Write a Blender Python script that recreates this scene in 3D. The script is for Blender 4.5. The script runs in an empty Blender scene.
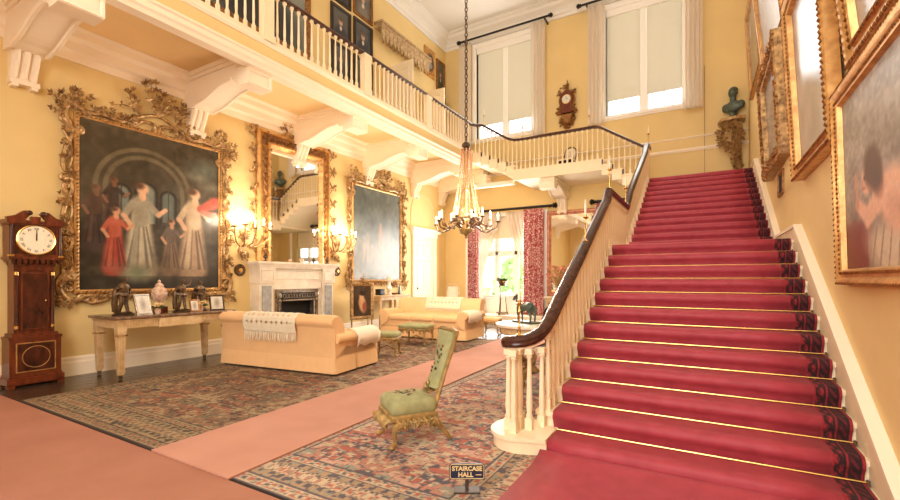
import bpy, math, random
import numpy as np
from mathutils import Matrix, Vector

random.seed(7)
PI = math.pi
SC = bpy.context.scene
COL = SC.collection

# ---------------------------------------------------------------- camera
FPX, YAW, HZ, EYE = 440.0, math.radians(30.1), 279.5, 1.5      # focal length in pixels of a 900x500 frame
cam_d = bpy.data.cameras.new('camera')
cam_d.sensor_width = 36.0
cam_d.lens = FPX * 36.0 / 900.0
cam_d.shift_y = (HZ - 250.0) / 900.0
cam_d.clip_start = 0.05
cam_d.clip_end = 300
cam = bpy.data.objects.new('camera', cam_d)
COL.objects.link(cam)
cam.location = (0, 0, EYE)
cam.rotation_euler = (PI / 2, 0, YAW)
SC.camera = cam

# ---------------------------------------------------------------- world, daylight, exposure
SC.view_settings.view_transform = 'Standard'
SC.view_settings.look = 'None'
SC.view_settings.exposure = 0.43
SC.view_settings.gamma = 1.0
SC.view_settings.use_curve_mapping = False
SC.cycles.max_bounces = 8
SC.cycles.diffuse_bounces = 5
SC.cycles.glossy_bounces = 4
SC.cycles.sample_clamp_indirect = 6.0
SC.cycles.use_denoising = True
wd = bpy.data.worlds.new('sky')
SC.world = wd
wd.use_nodes = True
_n = wd.node_tree.nodes
_bg = _n['Background']
_bg.inputs[0].default_value = (0.93, 0.97, 1.0, 1)
_bg.inputs[1].default_value = 4.0


def area_light(name, loc, rot, sx, sy, power, color):
    d = bpy.data.lights.new(name, 'AREA')
    d.shape = 'RECTANGLE'
    d.size, d.size_y, d.energy, d.color = sx, sy, power, color
    o = bpy.data.objects.new(name, d)
    o.location, o.rotation_euler = loc, rot
    COL.objects.link(o)
    return o


# added fill light behind the camera, then daylight through the upper and garden windows
area_light('added_front_fill', (-1.3, -3.3, 5.4), (PI / 2, 0, 0), 4.0, 7.6, 380, (1.0, 0.95, 0.9))
area_light('upper_window_daylight', (-6.12, 14.1, 8.1), (-PI / 2, 0, 0), 2.0, 2.8, 60, (1.0, 0.97, 0.92))
area_light('upper_window_daylight', (-1.6, 14.1, 8.1), (-PI / 2, 0, 0), 2.0, 2.8, 60, (1.0, 0.97, 0.92))
area_light('garden_window_daylight', (-6.1, 14.15, 2.2), (-PI / 2, 0, 0), 1.9, 2.6, 260, (1.0, 0.97, 0.92))
WARM = (1.0, 0.84, 0.66)


def lamp(name, loc, power, parent=None, r=0.03, color=WARM):
    d = bpy.data.lights.new(name, 'POINT')
    d.energy, d.color, d.shadow_soft_size = power, color, r
    o = bpy.data.objects.new(name, d)
    o.location = loc
    o.parent = parent
    COL.objects.link(o)
    return o


# ---------------------------------------------------------------- pixel -> point (distance always from a known plane)
def ray(px, py):
    dx, dz = (px - 450) / FPX, (HZ - py) / FPX
    s, c = math.sin(YAW), math.cos(YAW)
    return Vector((-s + dx * c, c + dx * s, dz))


def on_x(px, py, X):
    r = ray(px, py)
    return Vector((0, 0, EYE)) + r * (X / r.x)


def on_y(px, py, Y):
    r = ray(px, py)
    return Vector((0, 0, EYE)) + r * (Y / r.y)


def on_z(px, py, Z=0.0):
    r = ray(px, py)
    return Vector((0, 0, EYE)) + r * ((Z - EYE) / r.z)


# ---------------------------------------------------------------- materials
def lin(c):
    return tuple(((v / 255.0) / 12.92 if v / 255.0 <= 0.04045 else ((v / 255.0 + 0.055) / 1.055) ** 2.4) for v in c)


MATS = {}


def mat(name, rgb, rough=0.6, metal=0.0, var=0.0, scale=6.0, bump=0.0, bscale=40.0, rgb2=None, stretch=None,
        attr=None, emit=0.0, trans=0.0, spec=0.5, sheen=0.0, alpha=1.0, wave=None):
    if name in MATS:
        return MATS[name]
    m = bpy.data.materials.new(name)
    m.use_nodes = True
    nt = m.node_tree
    N, L = nt.nodes, nt.links
    b = N['Principled BSDF']
    c = lin(rgb) + (1,)
    b.inputs['Base Color'].default_value = c
    b.inputs['Roughness'].default_value = rough
    b.inputs['Metallic'].default_value = metal
    b.inputs['Specular IOR Level'].default_value = spec
    b.inputs['Sheen Weight'].default_value = sheen
    b.inputs['Sheen Tint'].default_value = tuple(min(1.0, v * 0.7 + 0.25) for v in c[:3]) + (1,)
    if trans:
        b.inputs['Transmission Weight'].default_value = trans
    if alpha < 1:
        b.inputs['Alpha'].default_value = alpha
    if emit:
        b.inputs['Emission Color'].default_value = c
        b.inputs['Emission Strength'].default_value = emit
    tc = N.new('ShaderNodeTexCoord')
    mp = N.new('ShaderNodeMapping')
    L.new(tc.outputs['Object'], mp.inputs['Vector'])
    if stretch:
        mp.inputs['Scale'].default_value = stretch
    src = None
    if attr:
        a = N.new('ShaderNodeAttribute')
        a.attribute_name = attr
        src = a.outputs['Color']
    if var > 0 or rgb2:
        if wave:
            nz = N.new('ShaderNodeTexWave')
            nz.inputs['Scale'].default_value = wave
            nz.inputs['Distortion'].default_value = 6.0
            nz.inputs['Detail'].default_value = 3.0
            fac = nz.outputs['Fac']
        else:
            nz = N.new('ShaderNodeTexNoise')
            nz.inputs['Scale'].default_value = scale
            nz.inputs['Detail'].default_value = 5.0
            fac = nz.outputs['Fac']
        L.new(mp.outputs['Vector'], nz.inputs['Vector'])
        rp = N.new('ShaderNodeValToRGB')
        rp.color_ramp.elements[0].position = 0.3
        rp.color_ramp.elements[1].position = 0.7
        if attr:
            lo, hi = (1 - var,) * 3 + (1,), (1 + var * 0.6,) * 3 + (1,)
            rp.color_ramp.elements[0].color = lo
            rp.color_ramp.elements[1].color = hi
            mx = N.new('ShaderNodeMix')
            mx.data_type, mx.blend_type = 'RGBA', 'MULTIPLY'
            mx.inputs[0].default_value = 1.0
            L.new(src, mx.inputs[6])
            L.new(rp.outputs['Color'], mx.inputs[7])
            src = mx.outputs[2]
        else:
            c2 = lin(rgb2) if rgb2 else tuple(v * (1 - var) for v in c[:3])
            rp.color_ramp.elements[0].color = tuple(c2) + (1,)
            rp.color_ramp.elements[1].color = c
            src = rp.outputs['Color']
        L.new(fac, rp.inputs['Fac'])
    if src is not None:
        L.new(src, b.inputs['Base Color'])
    if bump > 0:
        n2 = N.new('ShaderNodeTexNoise')
        n2.inputs['Scale'].default_value = bscale
        n2.inputs['Detail'].default_value = 3.0
        L.new(mp.outputs['Vector'], n2.inputs['Vector'])
        bp = N.new('ShaderNodeBump')
        bp.inputs['Strength'].default_value = bump
        bp.inputs['Distance'].default_value = 0.01
        L.new(n2.outputs['Fac'], bp.inputs['Height'])
        L.new(bp.outputs['Normal'], b.inputs['Normal'])
    MATS[name] = m
    return m


WALL = mat('yellow_wall_paint', (230, 202, 140), 0.75, var=0.07, scale=1.3, bump=0.15, bscale=30)
CREAM = mat('cream_plaster', (248, 232, 206), 0.6, var=0.05, scale=2.0)
PAINTW = mat('cream_woodwork', (246, 226, 190), 0.45, var=0.06, scale=5.0)
SOFFIT = mat('peach_soffit', (240, 208, 152), 0.8, var=0.05, scale=1.5)
CEILM = mat('ceiling_white', (232, 228, 220), 0.85, var=0.03, scale=1.0)
MAHOG = mat('mahogany', (84, 46, 34), 0.25, var=0.45, scale=3.0, stretch=(6, 6, 1.2), rgb2=(50, 26, 20))
CASE = mat('clock_case_mahogany', (128, 58, 28), 0.28, rgb2=(74, 30, 16), scale=4.0, stretch=(5, 5, 1.0))
FLAME = mat('flame_mahogany', (92, 42, 24), 0.22, rgb2=(48, 20, 12), scale=7.0, stretch=(2.5, 2.5, 1.0))
BOARD = mat('dark_oak_boards', (86, 68, 54), 0.22, rgb2=(52, 40, 32), scale=3.0, stretch=(8, 0.8, 8), bump=0.1)
GILT = mat('gilt_wood', (214, 174, 116), 0.4, 0.4, rgb2=(104, 72, 40), scale=14.0, bump=0.3, bscale=60)
GILTD = mat('antique_gilt', (180, 128, 70), 0.4, 0.5, rgb2=(104, 66, 34), scale=18.0, bump=0.3, bscale=80)
GILTL = mat('bright_gilt', (224, 176, 108), 0.35, 0.45, rgb2=(176, 124, 66), scale=10.0, bump=0.15, bscale=60)
BRASS = mat('brass', (226, 186, 110), 0.25, 0.9)
BRONZE = mat('dark_bronze', (122, 96, 68), 0.35, 0.55, rgb2=(70, 54, 40), scale=12.0)
VERDI = mat('green_bronze', (104, 116, 100), 0.4, 0.4, rgb2=(66, 76, 68), scale=14.0)
IRON = mat('black_iron', (34, 30, 28), 0.4, 0.4)
REDC = mat('red_stair_carpet', (174, 64, 76), 0.5, rgb2=(158, 52, 64), scale=9.0, bump=0.25, bscale=260, sheen=0.12, spec=0.35)
PINKC = mat('rose_carpet', (196, 142, 120), 0.95, rgb2=(186, 132, 110), scale=2.2, bump=0.4, bscale=240, sheen=0.15)
FRONTC = mat('rose_carpet_shaded', (170, 114, 90), 0.95, rgb2=(160, 104, 80), scale=2.2, bump=0.4, bscale=240, sheen=0.1)  # rose carpet again, the dim foreground put into a darker, browner colour
MARBLE = mat('white_marble', (244, 234, 214), 0.3, rgb2=(224, 210, 188), scale=5.0)
MARBG = mat('grey_veined_marble', (188, 186, 180), 0.25, rgb2=(150, 150, 146), scale=8.0)
MARBR = mat('brown_marble', (150, 120, 96), 0.18, rgb2=(84, 62, 50), scale=16.0)
SOFA = mat('apricot_linen', (242, 196, 142), 0.9, var=0.06, scale=5.0, bump=0.25, bscale=180, sheen=0.2)
LACE = mat('cream_crochet', (244, 232, 204), 0.9, var=0.12, scale=60.0, bump=0.5, bscale=220)
PALEW = mat('painted_beech', (226, 196, 150), 0.5, rgb2=(196, 160, 112), scale=10.0)
CANDLE = mat('ivory_candle', (244, 232, 206), 0.5)
BULB = mat('lit_flame_bulb', (255, 214, 150), 0.4, emit=22.0)
GLASS = mat('window_glass', (255, 255, 255), 0.02, trans=1.0, alpha=0.25, spec=0.3)
MIRROR = mat('mirror_glass', (238, 236, 230), 0.03, 1.0)


def thin_cloth(name, rgb, tl, clear=0.0):
    """cloth that lets light through: diffuse + translucent (+ some open weave)"""
    m = bpy.data.materials.new(name)
    m.use_nodes = True
    nt = m.node_tree
    N, L = nt.nodes, nt.links
    N.remove(N['Principled BSDF'])
    out = N['Material Output']
    d, t, mx = N.new('ShaderNodeBsdfDiffuse'), N.new('ShaderNodeBsdfTranslucent'), N.new('ShaderNodeMixShader')
    nz, tc = N.new('ShaderNodeTexNoise'), N.new('ShaderNodeTexCoord')
    nz.inputs['Scale'].default_value = 120
    rp = N.new('ShaderNodeValToRGB')
    c = lin(rgb)
    rp.color_ramp.elements[0].color = tuple(v * 0.92 for v in c) + (1,)
    rp.color_ramp.elements[1].color = c + (1,)
    L.new(tc.outputs['Object'], nz.inputs['Vector'])
    L.new(nz.outputs['Fac'], rp.inputs['Fac'])
    L.new(rp.outputs['Color'], d.inputs['Color'])
    L.new(rp.outputs['Color'], t.inputs['Color'])
    mx.inputs[0].default_value = tl
    L.new(d.outputs[0], mx.inputs[1])
    L.new(t.outputs[0], mx.inputs[2])
    last = mx
    if clear:
        tr, m2 = N.new('ShaderNodeBsdfTransparent'), N.new('ShaderNodeMixShader')
        m2.inputs[0].default_value = clear
        L.new(mx.outputs[0], m2.inputs[1])
        L.new(tr.outputs[0], m2.inputs[2])
        last = m2
    L.new(last.outputs[0], out.inputs['Surface'])
    MATS[name] = m
    return m


SHEER = thin_cloth('sheer_voile', (252, 244, 232), 0.5, 0.22)
BLIND = thin_cloth('linen_roller_blind', (236, 230, 216), 0.26)
WFRAME = mat('window_white', (250, 246, 238), 0.4)
BLACK = mat('soot_black', (22, 19, 17), 0.7)
STEEL = mat('polished_steel', (190, 180, 166), 0.25, 0.8, rgb2=(130, 120, 108), scale=20.0)
PAINT = mat('oil_paint', (128, 128, 128), 0.32, attr='Col', var=0.12, scale=25.0, bump=0.25, bscale=120)
GLAZED = mat('glazed_oil_paint', (128, 128, 128), 0.16, attr='Col', var=0.08, scale=25.0, bump=0.12, bscale=90)
RUG = mat('knotted_wool', (128, 128, 128), 0.95, attr='Col', var=0.22, scale=90.0, bump=0.5, bscale=200)
PORC = mat('painted_porcelain', (232, 214, 190), 0.2, rgb2=(190, 130, 96), scale=22.0)
PALEST = mat('pale_stone', (230, 214, 190), 0.6)
BLUEB = mat('navy_enamel', (34, 40, 66), 0.35)
GOLDP = mat('gold_lettering', (232, 208, 150), 0.4)


# ---------------------------------------------------------------- mesh builder
class MB:
    def __init__(s):
        s.V, s.F, s.M = [], [], Matrix.Identity(4)

    def at(s, loc=(0, 0, 0), rz=0.0, sc=1.0, rx=0.0, ry=0.0):
        s.M = Matrix.Translation(loc) @ Matrix.Rotation(rz, 4, 'Z') @ Matrix.Rotation(ry, 4, 'Y') @ \
            Matrix.Rotation(rx, 4, 'X') @ Matrix.Scale(sc, 4)
        return s

    def add(s, vs, fs):
        k = len(s.V)
        M = s.M
        s.V += [tuple(M @ Vector(v)) for v in vs]
        s.F += [tuple(i + k for i in f) for f in fs]
        return s

    def box(s, x0, x1, y0, y1, z0, z1):
        v = [(x, y, z) for z in (z0, z1) for y in (y0, y1) for x in (x0, x1)]
        return s.add(v, [(0, 2, 3, 1), (4, 5, 7, 6), (0, 1, 5, 4), (2, 6, 7, 3), (0, 4, 6, 2), (1, 3, 7, 5)])

    def cbox(s, c, d):
        return s.box(c[0] - d[0] / 2, c[0] + d[0] / 2, c[1] - d[1] / 2, c[1] + d[1] / 2, c[2] - d[2] / 2, c[2] + d[2] / 2)

    def taper(s, x0, x1, y0, y1, z0, z1, k):
        """box whose bottom is scaled by k about its own centre"""
        cx, cy = (x0 + x1) / 2, (y0 + y1) / 2
        v = [(cx + (x - cx) * f, cy + (y - cy) * f, z) for z, f in ((z0, k), (z1, 1)) for y in (y0, y1) for x in (x0, x1)]
        return s.add(v, [(0, 2, 3, 1), (4, 5, 7, 6), (0, 1, 5, 4), (2, 6, 7, 3), (0, 4, 6, 2), (1, 3, 7, 5)])

    def rbox(s, x0, x1, y0, y1, z0, z1, r, puff=0.0):
        lo, hi = (x0, y0, z0), (x1, y1, z1)
        c = [(a + b) / 2 for a, b in zip(lo, hi)]
        h = [(b - a) / 2 for a, b in zip(lo, hi)]
        r = min(r, *h) * 0.999
        ax = []
        for k in range(3):
            i = h[k] - r
            ax.append([-h[k], -i - r * 0.55, -i, -i * 0.33, i * 0.33, i, i + r * 0.55, h[k]])
        n = 8
        idx, vs, fs = {}, [], []

        def vid(a, b, cc):
            key = (a, b, cc)
            if key not in idx:
                p = [ax[0][a], ax[1][b], ax[2][cc]]
                q = [max(-(h[k] - r), min(h[k] - r, p[k])) for k in range(3)]
                d = [p[k] - q[k] for k in range(3)]
                ln = math.sqrt(sum(t * t for t in d)) or 1
                o = [q[k] + r * d[k] / ln for k in range(3)]
                if puff and o[2] > 0:
                    o[2] += puff * (1 - (o[0] / h[0]) ** 2) * (1 - (o[1] / h[1]) ** 2)
                idx[key] = len(vs)
                vs.append(tuple(o[k] + c[k] for k in range(3)))
            return idx[key]
        for i in range(n - 1):
            for j in range(n - 1):
                for e in (0, n - 1):
                    f = [vid(i, j, e), vid(i + 1, j, e), vid(i + 1, j + 1, e), vid(i, j + 1, e)]
                    fs.append(tuple(f if e else f[::-1]))
                    f = [vid(e, i, j), vid(e, i + 1, j), vid(e, i + 1, j + 1), vid(e, i, j + 1)]
                    fs.append(tuple(f if e else f[::-1]))
                    f = [vid(i, e, j), vid(i, e, j + 1), vid(i + 1, e, j + 1), vid(i + 1, e, j)]
                    fs.append(tuple(f if e else f[::-1]))
        return s.add(vs, fs)

    def lathe(s, prof, c=(0, 0, 0), seg=12, sx=1.0, sy=1.0):
        vs, fs = [], []
        for r, z in prof:
            for k in range(seg):
                a = 2 * PI * k / seg
                vs.append((c[0] + r * sx * math.cos(a), c[1] + r * sy * math.sin(a), c[2] + z))
        for i in range(len(prof) - 1):
            for k in range(seg):
                k2 = (k + 1) % seg
                fs.append((i * seg + k, i * seg + k2, (i + 1) * seg + k2, (i + 1) * seg + k))
        fs.append(tuple(range(seg))[::-1])
        fs.append(tuple((len(prof) - 1) * seg + k for k in range(seg)))
        return s.add(vs, fs)

    def tube(s, pts, r, seg=6, closed=False):
        P = [Vector(p) for p in pts]
        n = len(P)
        R = r if isinstance(r, (list, tuple)) else [r] * n
        vs, fs = [], []
        u = None
        for i in range(n):
            a = P[i - 1] if (i > 0 or closed) else P[i]
            b = P[(i + 1) % n] if (i < n - 1 or closed) else P[i]
            t = (b - a)
            t = t.normalized() if t.length > 1e-9 else Vector((0, 0, 1))
            if u is None:
                u = t.cross(Vector((0, 0, 1)) if abs(t.z) < 0.9 else Vector((1, 0, 0))).normalized()
            else:
                u = (u - t * u.dot(t))
                u = u.normalized() if u.length > 1e-6 else t.orthogonal().normalized()
            w = t.cross(u)
            for k in range(seg):
                an = 2 * PI * k / seg
                vs.append(tuple(P[i] + (u * math.cos(an) + w * math.sin(an)) * R[i]))
        m = n if closed else n - 1
        for i in range(m):
            j = (i + 1) % n
            for k in range(seg):
                k2 = (k + 1) % seg
                fs.append((i * seg + k, i * seg + k2, j * seg + k2, j * seg + k))
        if not closed:
            fs.append(tuple(range(seg))[::-1])
            fs.append(tuple((n - 1) * seg + k for k in range(seg)))
        return s.add(vs, fs)

    def ell(s, c, r, seg=10, rings=6):
        if not isinstance(r, (tuple, list)):
            r = (r, r, r)
        vs, fs = [(c[0], c[1], c[2] - r[2])], []
        for i in range(1, rings):
            ph = -PI / 2 + PI * i / rings
            for k in range(seg):
                a = 2 * PI * k / seg
                vs.append((c[0] + r[0] * math.cos(ph) * math.cos(a), c[1] + r[1] * math.cos(ph) * math.sin(a), c[2] + r[2] * math.sin(ph)))
        vs.append((c[0], c[1], c[2] + r[2]))
        top = len(vs) - 1
        for k in range(seg):
            k2 = (k + 1) % seg
            fs.append((0, 1 + k2, 1 + k))
            for i in range(rings - 2):
                a, b = 1 + i * seg, 1 + (i + 1) * seg
                fs.append((a + k, a + k2, b + k2, b + k))
            fs.append((top, 1 + (rings - 2) * seg + k, 1 + (rings - 2) * seg + k2))
        return s.add(vs, fs)

    def leaf(s, c, d, ln, w, th, nrm=(0, -1, 0)):
        """stretched octahedron: a carved leaf of length ln from point c along d"""
        c, d = Vector(c), Vector(d).normalized()
        n = Vector(nrm)
        n = (n - d * n.dot(d))
        n = n.normalized() if n.length > 1e-6 else d.orthogonal().normalized()
        t = d.cross(n)
        m = c + d * ln * 0.45
        vs = [c, m + t * w, m + n * th, m - t * w, m - n * th * 0.4, c + d * ln + n * th * 0.5]
        return s.add([tuple(v) for v in vs], [(0, 1, 2), (0, 2, 3), (0, 3, 4), (0, 4, 1), (5, 2, 1), (5, 3, 2), (5, 4, 3), (5, 1, 4)])

    def prism(s, poly, a0, a1, axis='y'):
        n = len(poly)

        def pt(p, a):
            return {'y': (p[0], a, p[1]), 'x': (a, p[0], p[1]), 'z': (p[0], p[1], a)}[axis]
        vs = [pt(p, a0) for p in poly] + [pt(p, a1) for p in poly]
        fs = [tuple(range(n)), tuple(range(2 * n - 1, n - 1, -1))]
        fs += [(i, i + n, (i + 1) % n + n, (i + 1) % n) for i in range(n)]
        return s.add(vs, fs)

    def sweep(s, pts, prof, closed=False, up=(0, 0, 1)):
        """profile (side, up) carried along a 3-D path; 'side' is to the right of travel"""
        P = [Vector(p) for p in pts]
        n, m = len(P), len(prof)
        up = Vector(up)
        vs, fs = [], []
        for i in range(n):
            a = (P[i] - P[i - 1]) if (i > 0 or closed) else None
            b = (P[(i + 1) % n] - P[i]) if (i < n - 1 or closed) else None
            a = a.normalized() if a else b.normalized()
            b = b.normalized() if b else a
            t = (a + b).normalized()
            sd = t.cross(up).normalized()
            sa = a.cross(up).normalized()
            k = 1.0 / max(0.35, sd.dot(sa))
            for q in prof:
                vs.append(tuple(P[i] + sd * q[0] * k + up * q[1]))
        for i in range(n if closed else n - 1):
            j = (i + 1) % n
            for k in range(m):
                k2 = (k + 1) % m
                fs.append((i * m + k, j * m + k, j * m + k2, i * m + k2))
        if not closed:
            fs.append(tuple(range(m)))
            fs.append(tuple((n - 1) * m + k for k in range(m))[::-1])
        return s.add(vs, fs)

    def frame(s, x0, x1, z0, z1, prof):
        """mitred rectangular moulding facing -y; prof = (inset from the outer edge, how far it stands out)"""
        vs, fs = [], []
        m = len(prof)
        for cx, cz, sx, sz in ((x0, z0, 1, 1), (x1, z0, -1, 1), (x1, z1, -1, -1), (x0, z1, 1, -1)):
            for d, o in prof:
                vs.append((cx + sx * d, -o, cz + sz * d))
        for i in range(4):
            j = (i + 1) % 4
            for k in range(m - 1):
                fs.append((i * m + k, j * m + k, j * m + k + 1, i * m + k + 1))
        return s.add(vs, fs)

    def strip(s, rows, closed=False):
        """surface through rows of points"""
        n, m = len(rows), len(rows[0])
        vs = [tuple(p) for r in rows for p in r]
        fs = []
        for i in range(n - 1):
            for k in range(m if closed else m - 1):
                k2 = (k + 1) % m
                fs.append((i * m + k, i * m + k2, (i + 1) * m + k2, (i + 1) * m + k))
        return s.add(vs, fs)

    def mesh(s, name, material, smooth=True, angle=40):
        me = bpy.data.meshes.new(name)
        me.from_pydata(s.V, [], s.F)
        me.materials.append(material)
        if smooth:
            me.polygons.foreach_set('use_smooth', [True] * len(me.polygons))
            me.set_sharp_from_angle(angle=math.radians(angle))
        me.update()
        return me

    def build(s, name, material, parent=None, smooth=True, loc=None, angle=40):
        return link(name, s.mesh(name, material, smooth, angle), parent, loc)


def link(name, me, parent=None, loc=None, rz=0.0, sc=None):
    o = bpy.data.objects.new(name, me)
    COL.objects.link(o)
    if parent is not None:
        o.parent = parent
    if loc is not None:
        o.location = loc
    if rz:
        o.rotation_euler = (0, 0, rz)
    if sc is not None:
        o.scale = sc
    return o


def tag(o, label, cat, group=None, kind=None):
    if label:
        o['label'] = label
    if cat:
        o['category'] = cat
    if group:
        o['group'] = group
    if kind:
        o['kind'] = kind
    return o


def thing(name, label, cat, loc=(0, 0, 0), rz=0.0, group=None, kind=None):
    o = bpy.data.objects.new(name, None)
    o.empty_display_size = 0.1
    COL.objects.link(o)
    o.location = loc
    o.rotation_euler = (0, 0, rz)
    return tag(o, label, cat, group, kind)


def copy_tree(o, parent=None):
    c = o.copy()
    COL.objects.link(c)
    c.parent = parent
    for ch in list(o.children):
        copy_tree(ch, c)
    return c


def solidify(o, t, off=0.0):
    md = o.modifiers.new('thickness', 'SOLIDIFY')
    md.thickness, md.offset = t, off
    return o


def text_mesh(body, size, extrude, material, name='lettering', spacing=1.0, offset=0.0):
    cu = bpy.data.curves.new('text', 'FONT')
    cu.body, cu.size, cu.extrude = body, size, extrude
    cu.align_x, cu.align_y = 'CENTER', 'CENTER'
    cu.space_character = spacing
    cu.offset = offset
    cu.resolution_u = 3
    ob = bpy.data.objects.new('text', cu)
    COL.objects.link(ob)
    dg = bpy.context.evaluated_depsgraph_get()
    me = bpy.data.meshes.new_from_object(ob.evaluated_get(dg))
    me.name = name
    bpy.data.objects.remove(ob)
    me.materials.clear()
    me.materials.append(material)
    return me


LEFT, FAR, RIGHT = PI / 2, 0.0, -PI / 2      # rotations that turn a thing facing -y into the room from each wall
WX, BY, RX = -8.55, 14.4, 1.02               # left wall, far wall, right wall

# ================================================================ THE SETTING
CEIL = 10.62


def wall_holes(x0, x1, z0, z1, y0, y1, holes):
    xs = sorted({x0, x1} | {h[0] for h in holes} | {h[1] for h in holes})
    zs = sorted({z0, z1} | {h[2] for h in holes} | {h[3] for h in holes})
    m = MB()
    for a, b in zip(xs, xs[1:]):
        for c, d in zip(zs, zs[1:]):
            if not any(h[0] <= a and b <= h[1] and h[2] <= c and d <= h[3] for h in holes):
                m.box(a, b, y0, y1, c, d)
    return m


def struct(name, mb, material, label=None, parent=None, smooth=False):
    o = mb.build(name, material, parent, smooth)
    if parent is None:
        tag(o, label, None, kind='structure')
    return o


# floor: dark oak boards show only along the left wall, beyond the rugs
floor = struct('floor', MB().box(WX, RX, -3.6, BY, -0.2, -0.02), BOARD, 'dark oak floor boards running along the clock wall')
bx = WX
k = 0
while bx < RX - 0.02:
    w = 0.2 + 0.05 * random.random()
    bx1 = min(bx + w, RX)
    y = -3.6 + (k * 1.37) % 2.0 - 2.0
    m = None
    while y < BY:
        y1 = min(y + 4.2 + random.random(), BY)
        ya = max(y, -3.6)
        if y1 > ya + 0.05:
            MB().box(0.003, bx1 - bx - 0.003, 0.003, y1 - ya - 0.003, 0, 0.02 - 0.002 * random.random()).build('plank', BOARD, floor, False, (bx, ya, -0.02))
        y = y1
    bx, k = bx1, k + 1

LOWWIN = (-7.2, -5.0, 0.85, 3.74)
LOWWIN2 = (-2.3, -0.3, 0.85, 3.74)
UPA = (-7.22, -5.02, 6.55, 9.95)
UPB = (-2.69, -0.53, 6.55, 9.95)
struct('wall_left', MB().box(WX - 0.3, WX, -3.9, BY + 0.3, -0.2, CEIL), WALL, 'yellow painted side wall behind the gilt frames')
struct('wall_far', wall_holes(WX, RX, -0.2, CEIL, BY, BY + 0.3, [LOWWIN, LOWWIN2, UPA, UPB]), WALL, 'yellow end wall with the tall windows')
struct('wall_right', MB().box(RX, RX + 0.3, -3.9, BY + 0.3, -0.2, CEIL), WALL, 'yellow wall rising beside the red carpeted stair')
FW = [(-3.6, -1.9, 2.2, 9.2), (-1.3, 0.4, 2.2, 9.2)]  # added window openings behind the camera, letting in fill light
struct('wall_front', wall_holes(WX, RX, -0.2, CEIL, -3.9, -3.6, FW), WALL, 'yellow entrance wall behind the photographer')
struct('ceiling', MB().box(WX - 0.3, RX + 0.3, -3.9, BY + 0.3, CEIL, CEIL + 0.2), CEILM, 'plain white plaster ceiling')
for i, h in enumerate(FW):
    m = MB()
    m.box(h[0], h[0] + 0.08, -3.8, -3.7, h[2], h[3]).box(h[1] - 0.08, h[1], -3.8, -3.7, h[2], h[3])
    m.box(h[0], h[1], -3.8, -3.7, h[2], h[2] + 0.08).box(h[0], h[1], -3.8, -3.7, h[3] - 0.08, h[3])
    m.box((h[0] + h[1]) / 2 - 0.03, (h[0] + h[1]) / 2 + 0.03, -3.8, -3.7, h[2], h[3])
    struct('window_%d' % (i + 4), m, WFRAME, 'tall white frame of an added window behind the camera')

# baseboard along the left wall, upper cornice, lower cornice
BBP = [(0, 0), (0.03, 0), (0.03, 0.2), (0.02, 0.23), (0.02, 0.27), (0.008, 0.3), (0, 0.3)]
for a, b, i in ((-3.6, 6.1, 1), (8.35, 12.05, 2)):
    struct('baseboard_left', MB().sweep([(WX, a, 0), (WX, b, 0)], BBP), CREAM, 'cream skirting board along the clock wall' if i == 1 else 'cream skirting board between fireplace and door')
struct('baseboard_far', MB().sweep([(WX, BY, 0), (RX, BY, 0)], BBP), CREAM, 'cream skirting board under the garden window')
CRN = [(0, -0.5), (0.04, -0.5), (0.05, -0.42), (0.1, -0.38), (0.12, -0.3), (0.2, -0.22), (0.3, -0.16), (0.32, -0.08), (0.42, -0.05), (0.42, 0), (0, 0)]
struct('trim_1', MB().sweep([(WX, -3.6, CEIL), (WX, BY, CEIL), (RX, BY, CEIL), (RX, -3.6, CEIL)], CRN), CEILM, 'deep white cornice around the ceiling')
# two dado rails on the end wall beside the upper stair
for z, h, i in ((5.23, 0.1, 2), (5.58, 0.05, 3)):
    struct('trim_%d' % i, MB().sweep([(WX, BY, z), (RX, BY, z)], [(0, -h / 2), (0.03, -h / 2), (0.055, 0), (0.03, h / 2), (0, h / 2)]), CREAM,
           'lower and wider dado rail on the end wall' if i == 2 else 'upper thin dado rail on the end wall')

# ---------------------------------------------------------------- gallery along the left wall
GX, GZ = -6.45, 5.5
SOF, SOF2 = 5.15, 5.37
YB = [-0.1, 2.4, 4.88, 7.4, 9.9, 12.3, 14.15]
gal = thing('gallery', 'cream and yellow gallery carried on brackets along the clock wall', None, kind='structure')
MB().box(WX, GX, -3.6, BY, SOF2, GZ).build('floor_slab', CREAM, gal, False)
MB().box(GX - 0.005, GX + 0.012, -3.6, 12.6, 5.24, 5.5).build('fascia', WALL, gal, False)
MB().sweep([(GX, -3.6, GZ), (GX, 12.62, GZ)], [(-0.02, -0.04), (0.03, -0.04), (0.06, 0.0), (0.06, 0.03), (-0.02, 0.03)]).build('upper_moulding', CREAM, gal, False)
MB().sweep([(GX, -3.6, SOF), (GX, 12.62, SOF)], [(-0.2, -0.1), (-0.02, -0.1), (0.0, -0.05), (0.03, -0.02), (0.03, 0.05), (0.06, 0.07), (0.06, 0.1), (-0.02, 0.1), (-0.02, 0.22), (-0.26, 0.22), (-0.26, 0.12), (-0.2, 0.06)]).build('lower_moulding', CREAM, gal, False)
for a, b in zip(YB, YB[1:]):
    MB().box(WX + 0.02, GX - 0.2, a + 0.22, b - 0.22, SOF2 - 0.02, SOF2).build('soffit_panel', SOFFIT, gal, False)
    MB().sweep([(WX, a + 0.2, SOF2), (WX, b - 0.2, SOF2)], [(0, -0.47), (0.03, -0.47), (0.05, -0.36), (0.1, -0.32), (0.12, -0.2), (0.2, -0.15), (0.22, -0.06), (0.3, -0.03), (0.3, 0.0), (0, 0)]).build('cornice', CREAM, gal, False)


def s_curve(p, q, n=8):
    out = []
    for i in range(n + 1):
        t = i / n
        u = t * t * (3 - 2 * t)
        out.append((p[0] + (q[0] - p[0]) * t, p[1] + (q[1] - p[1]) * u))
    return out


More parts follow.
